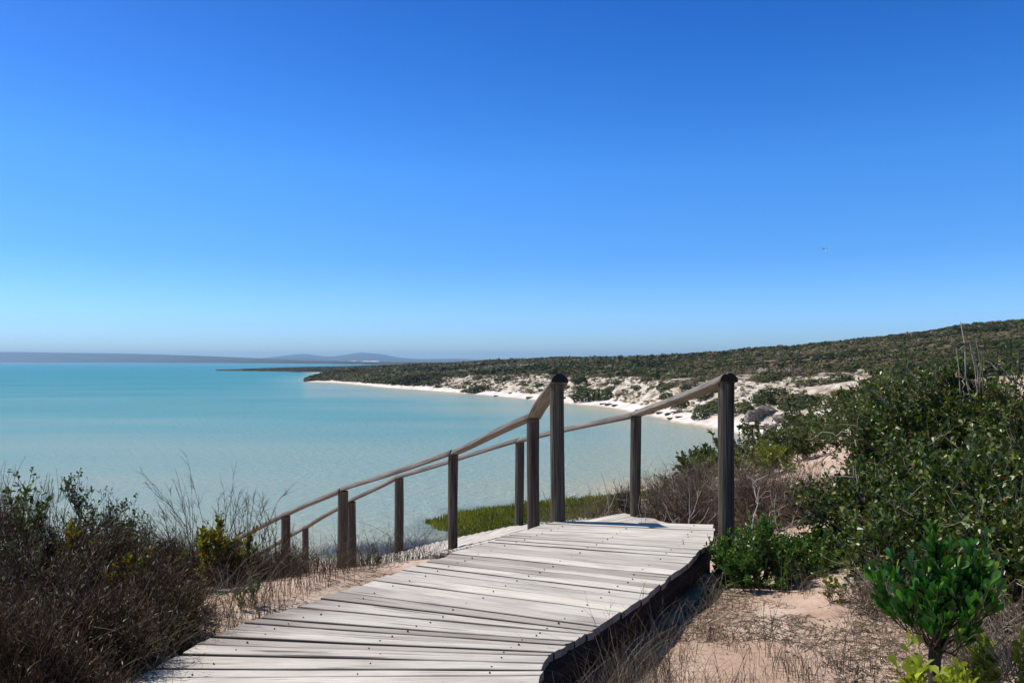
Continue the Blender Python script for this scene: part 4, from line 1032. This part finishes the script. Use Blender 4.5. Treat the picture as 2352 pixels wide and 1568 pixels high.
for i, (px, D, y, r, nl, lab) in enumerate([(60, 4.2, 1195, .22, 1500, 'dull green leafy sprigs at the left edge inside the dark heath'), (320, 4.25, 1250, .2, 1300, 'dull green leafy sprigs at the right shoulder of the dark heath'),
                                           (120, 3.5, 1345, .24, 1200, 'dark olive sprigs low in the heath near the left edge'), (400, 4.1, 1380, .16, 700, 'yellowish sprigs low beside the sand at left'), (300, 3.45, 1460, .14, 300, 'olive sprigs among the straw near the left end of the planks')]):
    bush('leafy_plant', px, D, lab, 'plant', None, (M_dull, M_olive)[i % 2], M_htwig, rx=r, ry=r, h=top_h(px, y, D), ns=14, nt=60, nl=nl, leaf=(.026, .013), shape='obovate', seed=380 + i, tR=.002, tlen=.09, sR=.004, lump=.3, up=1.0, base=.5, leafspread=.8, tmean=.4, tsd=.3)
for i, (px, D, y, r, nl, lab, mm) in enumerate([(180, 4.6, 1180, .25, 1100, 'orange and green leafy sprigs on top of the dark heath', M_olive), (480, 4.9, 1170, .2, 1600, 'olive and orange leafy plant below the tall feathery grass', M_olive),
                                           (572, 5.1, 1175, .07, 300, 'upright olive leafy stem left of the leftmost railing', M_olive), (860, 6.9, 1268, .09, 260, 'small dark green plant between the railing posts beside the boardwalk', M_dull),
                                           (265, 4.2, 1285, .12, 160, 'few yellow green leaves at the top of the heath', M_olive), (565, 4.4, 1415, .07, 120, 'tiny green plant beside the left edge of the boardwalk', M_dull)]):
    bush('leafy_plant', px, D, lab, 'plant', None, mm, M_dtwig, rx=r, ry=r, h=top_h(px, y, D), ns=10, nt=max(20, nl // 14), nl=nl, leaf=(.03, .015), shape='obovate', seed=360 + i, tR=.002, tlen=.09, sR=.004, lump=.2, up=1.2, base=.4, leafspread=.7, tmean=.4, tsd=.3)

# ---- grasses
def grass_clump(n, h, spread, lean, width, seed, seedhead=0, K=7, tmean=.5, bias=(0, 0)):
    rg = np.random.default_rng(seed)
    b0 = np.c_[rg.normal(0, spread * .35, n), rg.normal(0, spread * .35, n), np.full(n, -.02)]
    a = rg.uniform(0, 2 * math.pi, n); ln = rg.uniform(.2, 1, n) * lean
    hh = h * rg.uniform(.45, 1.05, n)
    t = np.linspace(0, 1, K)[None, :, None]
    off = np.stack([np.cos(a) * ln + bias[0] * rg.uniform(.4, 1.2, n), np.sin(a) * ln + bias[1], np.zeros(n)], -1) * hh[:, None]
    P = b0[:, None] + off[:, None] * t ** 2 + np.array([0, 0, 1.0]) * hh[:, None, None] * (t - .18 * t ** 3 * np.minimum(1, (ln[:, None, None] * 1.3)))
    P[:, 1:] += rg.normal(0, .006 * h, P[:, 1:].shape)
    acc = Acc()
    V, Fq, T, U = tubes(P, np.repeat(width * (1 - .8 * t[..., 0]), n, 0), 3, np.clip(rg.normal(tmean, .22, n), 0, 1)); acc.add(V, Fq, T, U)
    if seedhead:
        m = n * seedhead
        s = rg.integers(0, n, m); u = rg.uniform(.45, 1, m) * (K - 1); i0 = np.minimum(u.astype(int), K - 2); fr = (u - i0)[:, None]
        q = P[s, i0] * (1 - fr) + P[s, i0 + 1] * fr
        d = norm(norm(P[s, i0 + 1] - P[s, i0]) * 1.0 + rg.normal(0, .33, (m, 3)))
        L = rg.uniform(.03, .11, m) * h / .8
        t3 = np.linspace(0, 1, 3)[None, :, None]
        Q = q[:, None] + d[:, None] * L[:, None, None] * t3 + np.array([0, 0, -.15]) * (t3 ** 2) * L[:, None, None]
        V, Fq, T, U = tubes(Q, np.repeat(width * .5 * (1 - .6 * t3[..., 0]), m, 0), 3, np.clip(rg.normal(tmean, .22, m), 0, 1)); acc.add(V, Fq, T, U)
    return acc
def tuft(px, D, y, n, lab, spread=.06, lean=.35, width=.0016, seed=1, mat=M_dry, name='grass_tuft', group=None, seedhead=0, tmean=.5, bias=(0, 0), cat='grass'):
    x = (px - CX) / F * D; z = Hs(x, D)
    o = grass_clump(n, max(.1, 10 - (y - HOR) / F * D - z), spread, lean, width, seed, seedhead, tmean=tmean, bias=bias).build(name, mat)
    o.location = (x, D, z)
    return tagit(o, lab, cat, group, 'thing')
for i, (px, D, y, n, b) in enumerate([(450, 5.4, 1030, 15, -.3), (520, 5.3, 1060, 15, -.05), (560, 5.2, 1080, 13, .1), (620, 5.4, 1095, 13, .0), (400, 5.1, 1125, 11, -.35)]):
    tuft(px, D, y, n, ['tall feathery grass with arching plumes at its highest, left of centre', 'tall feathery grass beside the highest plumes, second clump from the left plume', 'tall feathery grass above the olive leafy plant', 'tall feathery grass at the lower end of the left railing', 'tall feathery grass leaning left over the heath'][i],
         .24, .30, .003, 400 + i, M_dtwig, 'feathery_grass_clump', 'tall feathery grass in front of the railing', 15, .6, (b, 0))
# tufts along the deck and on the sand
lab_t = 'dry grass tuft on the pink sand right of the boardwalk'
rg = np.random.default_rng(9)
spots = [(1330, 3.0), (1370, 3.5), (1420, 3.55), (1430, 3.75), (1480, 3.75), (1490, 4.15), (1530, 4.3), (1560, 4.55), (1600, 4.7), (1640, 4.9), (1460, 3.0), (1400, 3.0), (1510, 3.5), (1580, 3.6), (1310, 3.2), (1345, 3.35), (1400, 3.35), (1452, 3.6), (1500, 3.9), (1440, 3.2), (1560, 4.0), (1600, 3.2), (1650, 3.35), (1705, 3.6), (1740, 3.15), (1560, 3.3), (1620, 4.3), (1735, 4.1), (1800, 3.3), (1820, 3.7), (1870, 3.4), (1930, 3.7), (1960, 4.1),
         (1990, 3.4), (2030, 3.9), (1700, 4.7), (1850, 4.9), (1960, 4.8), (2050, 4.5), (1890, 3.1), (1500, 3.15), (1680, 3.1), (1380, 3.1), (2100, 3.6), (2200, 3.7), (2290, 3.6), (2010, 5.0), (2080, 4.9), (1985, 4.5), (2120, 4.2), (2180, 4.4)]
for i, (px, D) in enumerate(spots):
    x = (px - CX) / F * D
    hgt = rg.uniform(.13, .28) * (1.45 if px < 1520 else 1)
    zz_ = Hs(x, D); y = HOR + (10 - zz_ - hgt) / D * F
    tuft(px, D, y, int(rg.integers(24, 60)), 'dry grass tuft crowding the shaded right side of the boardwalk' if px < 1530 else lab_t, .2, .95 if px > 1520 else .9, .0017, 500 + i, M_dry, 'grass_tuft',
         'dry grass tufts beside the boardwalk' if px < 1530 else 'dry grass tufts on the sand at right', 0, rg.uniform(.2, .7))
spotsL = [(640, 5.2), (690, 5.3), (735, 5.0), (780, 5.4), (820, 5.5), (850, 5.9), (900, 6.1), (940, 6.2), (985, 6.6), (700, 4.8), (640, 4.6), (560, 4.4), (600, 4.3), (520, 4.1), (450, 3.9), (480, 3.7), (760, 5.8), (700, 6.0), (830, 6.3), (400, 3.6), (350, 3.6), (300, 3.35), (240, 3.3), (180, 3.1), (100, 3.1), (330, 3.2), (40, 3.0), (140, 3.3), (390, 3.3), (1010, 6.9), (960, 6.6), (880, 6.5)]
for i, (px, D) in enumerate(spotsL):
    x = (px - CX) / F * D; hgt = rg.uniform(.2, .4) * (1.2 if px > 620 else 1)
    zz_ = Hs(x, D); y = HOR + (10 - zz_ - hgt) / D * F
    tuft(px, D, y, int(rg.integers(34, 80)), 'dry twiggy grass tuft between the boardwalk edge and the railing posts' if px > 600 else 'dry grass tuft in front of the dark heath at left', .26, .9, .0017, 600 + i, M_dry if px < 600 else M_dtwig, 'grass_tuft',
         'dry tufts between boardwalk and railing' if px > 600 else 'dry grass tufts at lower left', 2 if px > 600 else 0, rg.uniform(.3, .7))

for i, (px, D, y, n_) in enumerate([(1660, 3.15, 1380, 7), (1720, 3.4, 1400, 6), (1850, 3.25, 1380, 8), (1770, 3.9, 1330, 6), (1960, 3.6, 1330, 8), (1540, 3.4, 1400, 6), (1440, 3.3, 1330, 8), (1400, 3.1, 1360, 8)]):
    tuft(px, D, y, n_, 'thin dark branching stalks standing up from the sand at lower right', .12, .35, .0019, 800 + i, M_htwig, 'dead_stalks', 'thin dark stalks on the sand', 4, .5, cat='dead stalks')
# ---- twig litter lying on the sand
def litter():
    rg = np.random.default_rng(21)
    n = 30000
    px = np.concatenate([rg.uniform(1330, 2400, 20000), rg.uniform(0, 1000, 10000)])
    D = np.concatenate([rg.uniform(2.7, 6.0, 20000), rg.uniform(2.7, 6.8, 10000)])
    x = (px - CX) / F * D
    dens = fbm(x * 1.6 + 3, D * 1.6, 3) + np.clip((px - 1750) / 500, 0, 1) * .5 + np.where(D < 3.5, .2, 0) + np.where((px < 1000), .15, 0)
    k = dens > .02 * rg.normal(size=n) + .08
    on_deck = np.zeros(n, bool)
    for i in range(NPL): pass
    ly = np.array([p[1] for p in LW]); lx = np.array([p[0] for p in LW]); ry_ = np.array([p[1] for p in RW]); rx_ = np.array([p[0] for p in RW])
    on_deck = (x > np.interp(D, ly, lx) - .03) & (x < np.interp(D, ry_, rx_) + .05) & (D < 6.3)
    k &= ~on_deck
    x = x[k]; D = D[k]; n = len(x)
    z = H(x, D)
    L = rg.uniform(.02, .13, n) * rg.uniform(.4, 1, n) * np.where(rg.random(n) < .015, 3.2, 1); a = rg.uniform(0, math.pi, n)
    dx = np.cos(a) * L / 2; dy = np.sin(a) * L / 2; r = rg.uniform(.0006, .0022, n) * np.where(L > .16, 2.6, 1)
    z1 = H(x - dx, D - dy); z2 = H(x + dx, D + dy)
    P = np.stack([np.stack([x - dx, D - dy, z1 + r], -1), np.stack([x + rg.normal(0, .004, n), D + rg.normal(0, .004, n), np.maximum(z, (z1 + z2) / 2) + r + rg.uniform(0, .008, n)], -1), np.stack([x + dx, D + dy, z2 + r + rg.uniform(0, .012, n)], -1)], 1)
    a_ = Acc(); V, Fq, T, U = tubes(P, np.repeat(r[:, None], 3, 1), 3, np.clip(rg.normal(.55, .3, n), 0, 1)); a_.add(V, Fq, T, U)
    # flat dead leaves
    m = 3500; s = rg.integers(0, n, m); nx = x[s] + rg.normal(0, .1, m); ny = D[s] + rg.normal(0, .1, m)
    V, Fq, T = leaves(np.stack([nx, ny, H(nx, ny) + .004], -1), np.c_[rg.normal(size=(m, 2)), np.zeros(m)], np.tile([0, 0, 1.0], (m, 1)) + rg.normal(0, .2, (m, 3)), rg.uniform(.012, .035, m), rg.uniform(.008, .018, m), 'lance', np.clip(rg.normal(.6, .25, m), 0, 1)); a_.add(V, Fq, T)
    o = a_.build('twig_litter', M_twig); tagit(o, 'grey broken twigs and dead leaves strewn over the sand', 'twig litter', kind='stuff')
litter()

# ---- the hillside scrub
M_scrub = leaf_mat('hill_scrub', [(0, srgb(44, 50, 22)), (.25, srgb(62, 70, 30)), (.42, srgb(86, 86, 42)), (.55, srgb(102, 94, 60)), (.7, srgb(110, 96, 76)), (.85, srgb(126, 112, 96)), (1, srgb(158, 146, 124))], .7, .1, .2, (1.2, 1.3, .7))
def ico_shell(nf, seed, flat=.75, size=.34):
    """one unit shrub made of leaf clump facets"""
    rg = np.random.default_rng(seed)
    d = norm(rg.normal(size=(nf, 3))); d[:, 2] = np.abs(d[:, 2]) * 1.0 - .12; d = norm(d)
    lob = norm(rg.normal(size=(5, 3))); lob[:, 2] = np.abs(lob[:, 2])
    rad = .78 + .30 * np.max(np.exp(-(1 - d @ lob.T) / .2), 1) + rg.uniform(-.16, .1, nf)
    c = d * rad[:, None] * np.array([1, 1, flat])
    t1 = norm(np.cross(d, rg.normal(size=(nf, 3)))); t2 = np.cross(d, t1)
    nrm = norm(d + rg.normal(0, .35, (nf, 3))); t1 = norm(np.cross(nrm, t2)); t2 = np.cross(nrm, t1)
    s = size * rg.uniform(.7, 1.3, nf)
    an = rg.uniform(0, 6.28, nf)
    tri = [c + s[:, None] * (np.cos(an + k)[:, None] * t1 + np.sin(an + k)[:, None] * t2) for k in (0, 2.1, 4.2)]
    V = np.stack(tri, 1).reshape(-1, 3)
    V[:, 2] = np.maximum(V[:, 2], -.1)
    return V, np.arange(nf * 3).reshape(-1, 3), np.repeat(rg.normal(0, .05, nf), 3)
def scatter_shrubs(acc, x, y, r, tone, protos, hz=1.0):
    z = H(x, y)
    rg = np.random.default_rng(3)
    pi = rg.integers(0, len(protos), len(x))
    for i, (PV, PF, PT) in enumerate(protos):
        m = pi == i; n = m.sum()
        if not n: continue
        a = rg.uniform(0, 6.28, n); c = np.cos(a); s = np.sin(a); rr = r[m]
        sx = rr * rg.uniform(.8, 1.25, n); sy = rr * rg.uniform(.8, 1.25, n); sz = rr * rg.uniform(.7, 1.05, n) * hz
        vx = PV[None, :, 0] * sx[:, None]; vy = PV[None, :, 1] * sy[:, None]
        V = np.stack([vx * c[:, None] - vy * s[:, None] + x[m][:, None], vx * s[:, None] + vy * c[:, None] + y[m][:, None], PV[None, :, 2] * sz[:, None] + z[m][:, None]], -1)
        k = len(PV)
        Fq = (PF[None] + (np.arange(n) * k)[:, None, None]).reshape(-1, 3)
        acc.add(V.reshape(-1, 3), Fq, np.clip(np.repeat(tone[m], k) + np.tile(PT, n), 0, 1))
PR_hi = [ico_shell(90, s, .8, .2) for s in range(6)]
PR_md = [ico_shell(44, 20 + s, .75, .28) for s in range(6)]
PR_lo = [ico_shell(20, 40 + s, .75, .42) for s in range(6)]
def hill_tone(x, y, rg, n):
    patch = fbm(x / 40, y / 40, 3) * .75 + fbm(x / 9 + 5, y / 9, 2) * .4
    return np.clip(.38 + patch + rg.normal(0, .16, n), 0, 1)
def hill_scrub():
    rg = np.random.default_rng(31)
    acc = Acc()
    def sample(n, dmin, dmax, lo, hi, p0=700, p1=2700):
        px = rg.uniform(p0, p1, n); D = np.sqrt(rg.uniform(dmin ** 2, dmax ** 2, n))
        kd, kz = knots(px)
        return px, D, kd, kz
    # plateau and far slopes
    px, D, kd, kz = sample(150000, 105, 760, 0, 0)
    k = (D > kd[9] + np.minimum(6, (kd[10] - kd[9]) * .1)) & (D < kd[10] * 1.06)
    acc_p = np.interp(D, [100, 250, 760], [1.0, .62, .45])
    k &= rg.random(len(px)) < acc_p * np.where(fbm((px - CX) / F * D / 12, D / 12, 3) < -.38, .15, 1)
    px = px[k]; D = D[k]; x = (px - CX) / F * D; n = len(x)
    r = rg.uniform(.45, 1.15, n) * np.interp(D, [100, 300, 760], [.85, 1.15, 1.7]) * np.where((rg.random(n) < .08) & (D < kd[10][k] * .9), 1.7, 1)
    tone = hill_tone(x, D, rg, n)
    for lo, hi, pr in ((0, 170, PR_hi), (170, 300, PR_md), (300, 2000, PR_lo)):
        m = (D >= lo) & (D < hi); scatter_shrubs(acc, x[m], D[m], r[m], tone[m], pr)
    # scrub running down the slope at the right, behind the thicket
    m_ = 9000; px = rg.uniform(1990, 2700, m_); D = np.sqrt(rg.uniform(70 ** 2, 135 ** 2, m_)); x = (px - CX) / F * D
    kk = rg.random(m_) < np.clip((px - 1990) / 120, 0, 1) * .55
    scatter_shrubs(acc, x[kk], D[kk], rg.uniform(.5, 1.4, kk.sum()), hill_tone(x, D, rg, m_)[kk], PR_hi)
    # headland at the far end, right down to the beach
    px = rg.uniform(722, 1010, 9000); kd, kz = knots(px); u = rg.random(9000)
    D = kd[8] + 3 + u * (kd[10] - kd[8]) * .5
    x = (px - CX) / F * D; r = rg.uniform(.7, 1.5, 9000)
    keep = rg.random(9000) < np.interp(px, [722, 960, 1010], [1, .9, .3])
    scatter_shrubs(acc, x[keep], D[keep], r[keep], hill_tone(x, D, rg, 9000)[keep] * .8, PR_lo)
    # spit
    m_ = 5200; px = rg.uniform(560, 1040, m_); d1 = np.interp(px, sx, sD1); d2 = np.interp(px, sx, sD2); D = d1 + 4 + (d2 - d1) * rg.random(m_) ** 1.3
    x = (px - CX) / F * D; zt = np.interp(px, sx, sz1) + (np.interp(px, sx, sz2) - np.interp(px, sx, sz1)) * np.clip((D - d1) / (d2 - d1), 0, 1)
    a2 = Acc(); scatter_shrubs(a2, x, D, rg.uniform(.5, 1.3, m_), hill_tone(x, D, rg, m_) * .9, PR_lo, .8)
    zh = H(x, D)
    # lift from the bay floor on to the spit
    cnt = 0
    for Vb in a2.V:
        pass
    V = np.concatenate(a2.V); Dv = V[:, 1]; pxv = CX + F * V[:, 0] / Dv
    e1 = np.interp(pxv, sx, sD1); e2 = np.interp(pxv, sx, sD2); s1 = np.interp(pxv, sx, sz1); s2 = np.interp(pxv, sx, sz2)
    base = H(V[:, 0], V[:, 1]); V[:, 2] = np.clip(V[:, 2] - base, -.2, 1.6) + s1 + (s2 - s1) * np.clip((Dv - e1) / (e2 - e1), 0, 1)
    acc.V.append(V); acc.F += [f + acc.n for f in a2.F]; acc.T.append(np.concatenate(a2.T)); acc.U.append(np.zeros((len(V), 2))); acc.n += len(V)
    o = acc.build('hill_scrub', M_scrub); tagit(o, 'mottled olive and grey coastal scrub covering the hillside behind the beach', 'scrub', kind='stuff')
    # low grey twiggy cover on the bluff face and its foot
    acc = Acc()
    px, D, kd, kz = sample(150000, 95, 330, 0, 0, 900)
    u = (D - kd[8]) / (kd[9] - kd[8])
    x = (px - CX) / F * D
    patch = fbm(x / 7 + 9, D / 7, 3) + fbm(x / 2.2, D / 2.2, 2) * .7
    k = (u > .06) & (u < 1.25) & (patch > np.interp(u, [0, .5, .9, 1.2], [-.05, -.15, -.4, -.7]))
    k &= rg.random(len(px)) < .42
    x = x[k]; D = D[k]; n = len(x)
    r = rg.uniform(.14, .58, n) * np.interp(D, [95, 300], [.75, 1.4])
    tone = np.clip(.60 + rg.normal(0, .22, n) + .3 * fbm(x / 5, D / 5, 2), 0, 1)
    m = D < 180
    scatter_shrubs(acc, x[m], D[m], r[m], tone[m], PR_md, .8); scatter_shrubs(acc, x[~m], D[~m], r[~m], tone[~m], PR_lo, .8)
    o = acc.build('bluff_scrub', M_scrub); tagit(o, 'low grey twiggy cover on the white sandy bluff face', 'scrub', kind='stuff')
hill_scrub()
# single bushes standing out on the bluff
rg = np.random.default_rng(41)
def bluff_bush(px, D, r, tone, lab, hz=.9, grp='dark bushes scattered on the white bluff'):
    x = (px - CX) / F * D
    acc = Acc()
    pr = [ico_shell(420, int(px * 7 + D) % 9973, .85, .12)]
    scatter_shrubs(acc, np.array([0.0]), np.array([0.0]), np.array([r]), np.array([tone]), pr, hz)
    V = acc.V[0]; V[:, 2] -= float(H(np.array([0.0]), np.array([0.0]))[0])
    o = acc.build('bush', M_scrub); o.location = (x, D, Hs(x, D) + .05)
    tagit(o, lab, 'bush', grp)
for (px, y, D, r, tone, lab) in [(1348, 0, 181, 2.6, .22, 'tall dark bush at the foot of the bluff between the two tall posts'), (1385, 0, 178, 2.1, .3, 'dark bush adjoining the tall one at the bluff foot, on its right'),
                              (1330, 0, 200, 1.8, .25, 'oval dark bush halfway up the bluff just right of the tall left post'), (1778, 0, 122, 2.0, .24, 'big dark green bush on the bluff right of the rightmost post'), (1752, 0, 120, 1.4, .3, 'smaller green bush touching the big one on the bluff'),
                              (1848, 0, 113, 1.7, .2, 'round dark bush alone on the white sand slope'), (1770, 0, 139, 1.2, .15, 'dark bush at the upper edge of the white bluff'), (1930, 0, 126, 1.4, .3, 'green bush by the sand chute near the bluff top'),
                              (1092, 0, 236, 2.2, .2, 'dark bush at the beach edge near the left end of the bluff'), (1640, 0, 126, 1.7, .25, 'dark bush at the beach edge left of the rightmost post'), (1610, 0, 124, 1.2, .3, 'smaller dark bush beside the beach left of the rightmost post'),
                              (1710, 0, 118, 1.4, .42, 'olive bush just right of the rightmost post on the bluff'), (1560, 0, 138, 1.3, .4, 'olive bush low on the bluff above the sloping rail')]:
    bluff_bush(px, D, r * 1.4, tone * .8, lab, 1.0)
for i in range(110):
    px = rg.uniform(960, 2080); kd, kz = knots(np.array([px])); u = rg.uniform(.15, 1.05); D = float(kd[8][0] + u * (kd[9][0] - kd[8][0]))
    tn_ = float(np.clip(rg.normal(.38, .16), 0, 1)); bluff_bush(px, D, rg.uniform(.5, 1.9), tn_, ('dark green' if tn_ < .35 else 'olive brown') + ' bush dotting the ' + ('lower' if u < .55 else 'upper') + ' bluff face' + (' left of the tall left post' if px < 1270 else ' between the two tall posts' if px < 1665 else ' right of the rightmost post'), rg.uniform(.7, 1), 'bushes dotting the bluff face')

# ---- reed bed in the shallows
def reeds():
    rg = np.random.default_rng(51)
    n = 60000
    x = rg.uniform(-6.5, 14, n); y = rg.uniform(40.5, 58, n)
    poly = np.array([(-5.2, 48.3), (-4.4, 45.8), (-2.9, 43.7), (0, 42.2), (4, 41.8), (8, 43.5), (12.5, 48), (13, 54), (9, 56.6), (4.5, 55.6), (1.5, 54.2), (-1.5, 52.2), (-3.8, 50.2)])
    xn = x + fbm(x / 1.2, y / 1.2, 3) * .7; yn = y + fbm(x / 1.2 + 9, y / 1.2, 3) * .7
    k = np.zeros(n, bool); j = len(poly) - 1
    for i in range(len(poly)):
        xi, yi = poly[i]; xj, yj = poly[j]
        c = ((yi > yn) != (yj > yn)) & (xn < (xj - xi) * (yn - yi) / (yj - yi) + xi)
        k ^= c; j = i
    x = x[k]; y = y[k]; n = len(x)
    h = rg.uniform(.18, .42, n) * (1 + .5 * fbm(x / 1.5, y / 1.5, 3))
    a = rg.uniform(0, 6.28, n); w_ = rg.uniform(.03, .07, n)
    P = np.stack([x, y, np.maximum(H(x, y), 0) - .05], -1)
    d = norm(np.c_[rg.normal(0, .22, n), rg.normal(0, .22, n), np.ones(n)])
    nn = np.c_[np.cos(a), np.sin(a), np.zeros(n)]
    V, Fq, T = leaves(P, d, nn, h, w_, 'lance', np.clip(rg.normal(.5, .2, n) + fbm(x / 1.5, y / 1.5, 3) * .4, 0, 1))
    M = leaf_mat('reed_blade', [(0, srgb(74, 78, 18)), (.5, srgb(106, 108, 26)), (.85, srgb(136, 138, 44)), (1, srgb(180, 176, 110))], .5, .3, .3)
    o = mk('reeds', V, Fq, M, None, T); tagit(o, 'olive green reed bed growing in the shallows below the steps', 'reeds', kind='stuff')
reeds()

# ---- rocks
def rock_mat(name, stops):
    m, n, l = newmat(name)
    tc = n.new('ShaderNodeTexCoord'); mp = n.new('ShaderNodeMapping'); mp.inputs['Scale'].default_value = (1.2, 1.2, 3.5); l.new(tc.outputs['Object'], mp.inputs[0])
    x = n.new('ShaderNodeTexNoise'); x.inputs['Scale'].default_value = 1.1; x.inputs['Detail'].default_value = 9; x.inputs['Roughness'].default_value = .7
    l.new(mp.outputs[0], x.inputs['Vector'])
    r = ramp(n, stops); l.new(x.outputs[0], r.inputs[0])
    p = n.new('ShaderNodeBsdfDiffuse'); l.new(r.outputs[0], p.inputs['Color'])
    b = n.new('ShaderNodeBump'); b.inputs['Strength'].default_value = 1; b.inputs['Distance'].default_value = .6; l.new(x.outputs[0], b.inputs['Height']); l.new(b.outputs[0], p.inputs['Normal'])
    o = n.new('ShaderNodeOutputMaterial'); l.new(p.outputs[0], o.inputs['Surface'])
    return m
M_rock = rock_mat('grey_rock', [(.36, srgb(70, 64, 58)), (.46, srgb(120, 112, 102)), (.6, srgb(178, 168, 154))])
M_rockdark = rock_mat('dark_wet_rock', [(.35, srgb(56, 52, 46)), (.6, srgb(104, 98, 88))])
def rock(name, px, D, sx_, sy_, sz_, seed, lab, grp=None, mat=M_rock, zoff=-.1, cuts=16):
    rg = np.random.default_rng(seed)
    import bmesh
    bm = bmesh.new(); bmesh.ops.create_icosphere(bm, subdivisions=4, radius=1)
    V = np.array([v.co[:] for v in bm.verts]); Fq = np.array([[v.index for v in f.verts] for f in bm.faces]); bm.free()
    nn = norm(rg.normal(size=(cuts, 3))); nn = np.concatenate([nn, [[0, 0, 1], [0, 0, -1]]]); dd = np.r_[rg.uniform(.5, .85, cuts), .55, .6]
    for a, b in zip(nn, dd):
        s = V @ a; m = s > b; V[m] -= np.outer(s[m] - b, a)
    V *= (1 + .05 * fbm(V[:, 0] * 4 + seed, V[:, 1] * 4 + V[:, 2] * 6, 3))[:, None]
    V *= np.array([sx_, sy_, sz_])
    x = (px - CX) / F * D
    o = mk(name, V, Fq, mat); o.location = (x, D, Hs(x, D) + sz_ * .35 + zoff); o.rotation_euler = (0, 0, rg.uniform(0, 3))
    return tagit(o, lab, 'rock', grp)
GR = 'grey rocks at the right end of the beach'
rock('rock', 1733, 113, 1.8, 1.5, 1.7, 1, 'big blocky grey rock with a dark cleft at the foot of the bluff', GR)
rock('rock', 1762, 114, 1.9, 1.3, 1.5, 2, 'long shaded grey rock adjoining the big blocky one', GR)
rock('rock', 1800, 109, 2.3, 1.4, 1.0, 3, 'flat topped pale grey rock partly hidden by the slope bushes', GR)
for i, (px, D, s) in enumerate([(1706, 109, .6), (1718, 107.5, .7), (1730, 107, .55), (1741, 107.5, .5), (1752, 106, .8), (1768, 105, .9), (1712, 111, .5), (1760, 108, .5), (1781, 106, .7), (1698, 110.5, .4)]):
    rock('rock', px, D, s * 1.1, s, s * .7, 20 + i, 'small grey boulder among those tumbled in front of the big rocks', 'small boulders below the big rocks')
for i, (px, D, s) in enumerate([(1497, 143, 1.6), (1515, 140, 1.3), (1535, 136, 1.4), (1555, 134, 1.2), (1470, 150, 1.5), (1540, 131, 1.0), (1560, 129.5, .8), (1398, 170, 1.6), (1412, 166, 1.4), (1384, 172, .9), (1140, 221, 1.2), (1172, 219, 1.3), (1090, 236, 1.0), (1060, 243, .9), (1745, 101.5, .5)]):
    rock('flat_rock', px, D, s, s * .7, .22, 40 + i, 'thin flat dark rock slab lying on the white beach near the water', 'flat slabs on the beach', M_rockdark, .0, 8)
for i, (px, D, s) in enumerate([(703, 382, 1.3), (712, 384, 1.8), (722, 386, 2.2), (734, 388, 2.6), (745, 389, 2.4), (756, 386, 2.0), (766, 384, 1.8), (1216, 203, 1.0), (1288, 190, 1.2), (1068, 242, 1.6), (1500, 148, .9)]):
    rock('rock', px, D, s * 1.3, s, s * .6, 60 + i, 'dark low rock at the far point of the beach' if i < 7 else 'grey rock at the foot of the bluff behind the beach', 'rocks at the far point' if i < 7 else 'rocks at the bluff foot', M_rockdark if i < 7 else M_rock)

# ---- gulls
M_gull = plain_mat('gull_feather', [(0, srgb(40, 42, 48)), (.4, srgb(110, 112, 116)), (1, srgb(232, 232, 230))], .8)
def gull(px, y, D, flying, lab):
    x = (px - CX) / F * D; z = 10 - (y - HOR) / F * D
    root = empty('gull', (x, D, z), lab, 'bird')
    n = 14; k = 14
    t = np.linspace(0, 1, k); prof = .075 * np.sin(np.pi * t ** .8) ** .8 * (1 - .25 * t); prof[0] = .004; prof[-1] = .004
    prof += .03 * np.exp(-((t - .14) / .07) ** 2)
    an = np.arange(n) * 2 * math.pi / n
    L = .46
    V = np.stack([np.broadcast_to(((t - .5) * -L)[:, None], (k, n)), prof[:, None] * np.cos(an), prof[:, None] * np.sin(an) + (.035 * np.exp(-((t - .1) / .12) ** 2))[:, None]], -1)
    mk('body', V.reshape(-1, 3), gridfaces(k, n, True), M_gull, root, np.full(k * n, 1.0), smooth=True)
    bk = Acc(); V, Fq, T, U = tubes(np.array([[[.21, 0, .035], [.26, 0, .025]]]), np.array([[.012, .003]]), 5, [.4]); bk.add(V, Fq, T, U); bk.build('beak', M_gull, root)
    for s in (-1, 1):
        m = 10; u = np.linspace(0, 1, m)
        if flying:
            ang = np.interp(u, [0, .45, 1], [.95, .75, .45] if s < 0 else [1.05, .95, .9])
            sy = np.r_[0, np.cumsum(np.cos(ang[1:]) * .6 / (m - 1))]; sz = np.r_[0, np.cumsum(np.sin(ang[1:]) * .6 / (m - 1))]
        else:
            sy = .06 + u * .02; sz = .03 - u * .01
        ch = .13 * (1 - .75 * u ** 1.6)
        if not flying: ch = .16 * (1 - .7 * u)
        bx = .06 - .12 * u ** 2 if flying else .05 - u * .12
        top = []
        for off in (.008, -.006):
            for c in (0, .5, 1): top.append(np.stack([bx - ch * c, s * sy, sz + off + (.01 if c == .5 else 0)], -1))
        V = np.stack(top, 1); idx = np.arange(m * 6).reshape(m, 6)[:, [0, 1, 2, 5, 4, 3]]
        a = idx[:-1]; b = idx[1:]
        Fq = np.stack([a, np.roll(a, -1, 1), np.roll(b, -1, 1), b], -1).reshape(-1, 4)
        tone = np.repeat(np.interp(u, [0, .6, 1], [.35, .25, 0]), 6)
        mk('wing', V.reshape(-1, 3), Fq, M_gull, root, tone)
    return root
g1 = gull(1895, 576, 95, True, 'dark winged gull flying alone in the blue sky above the hill'); g1.rotation_euler = (0, 0, math.radians(-75))
g2 = gull(1316, 1140.5, 54, False, 'small white gull on the water behind the tall left post'); g2.location.z = .14; g2.location.y = 56.6; g2.location.x = (1316 - CX) / F * 56.6; g2.rotation_euler = (0, 0, .3)
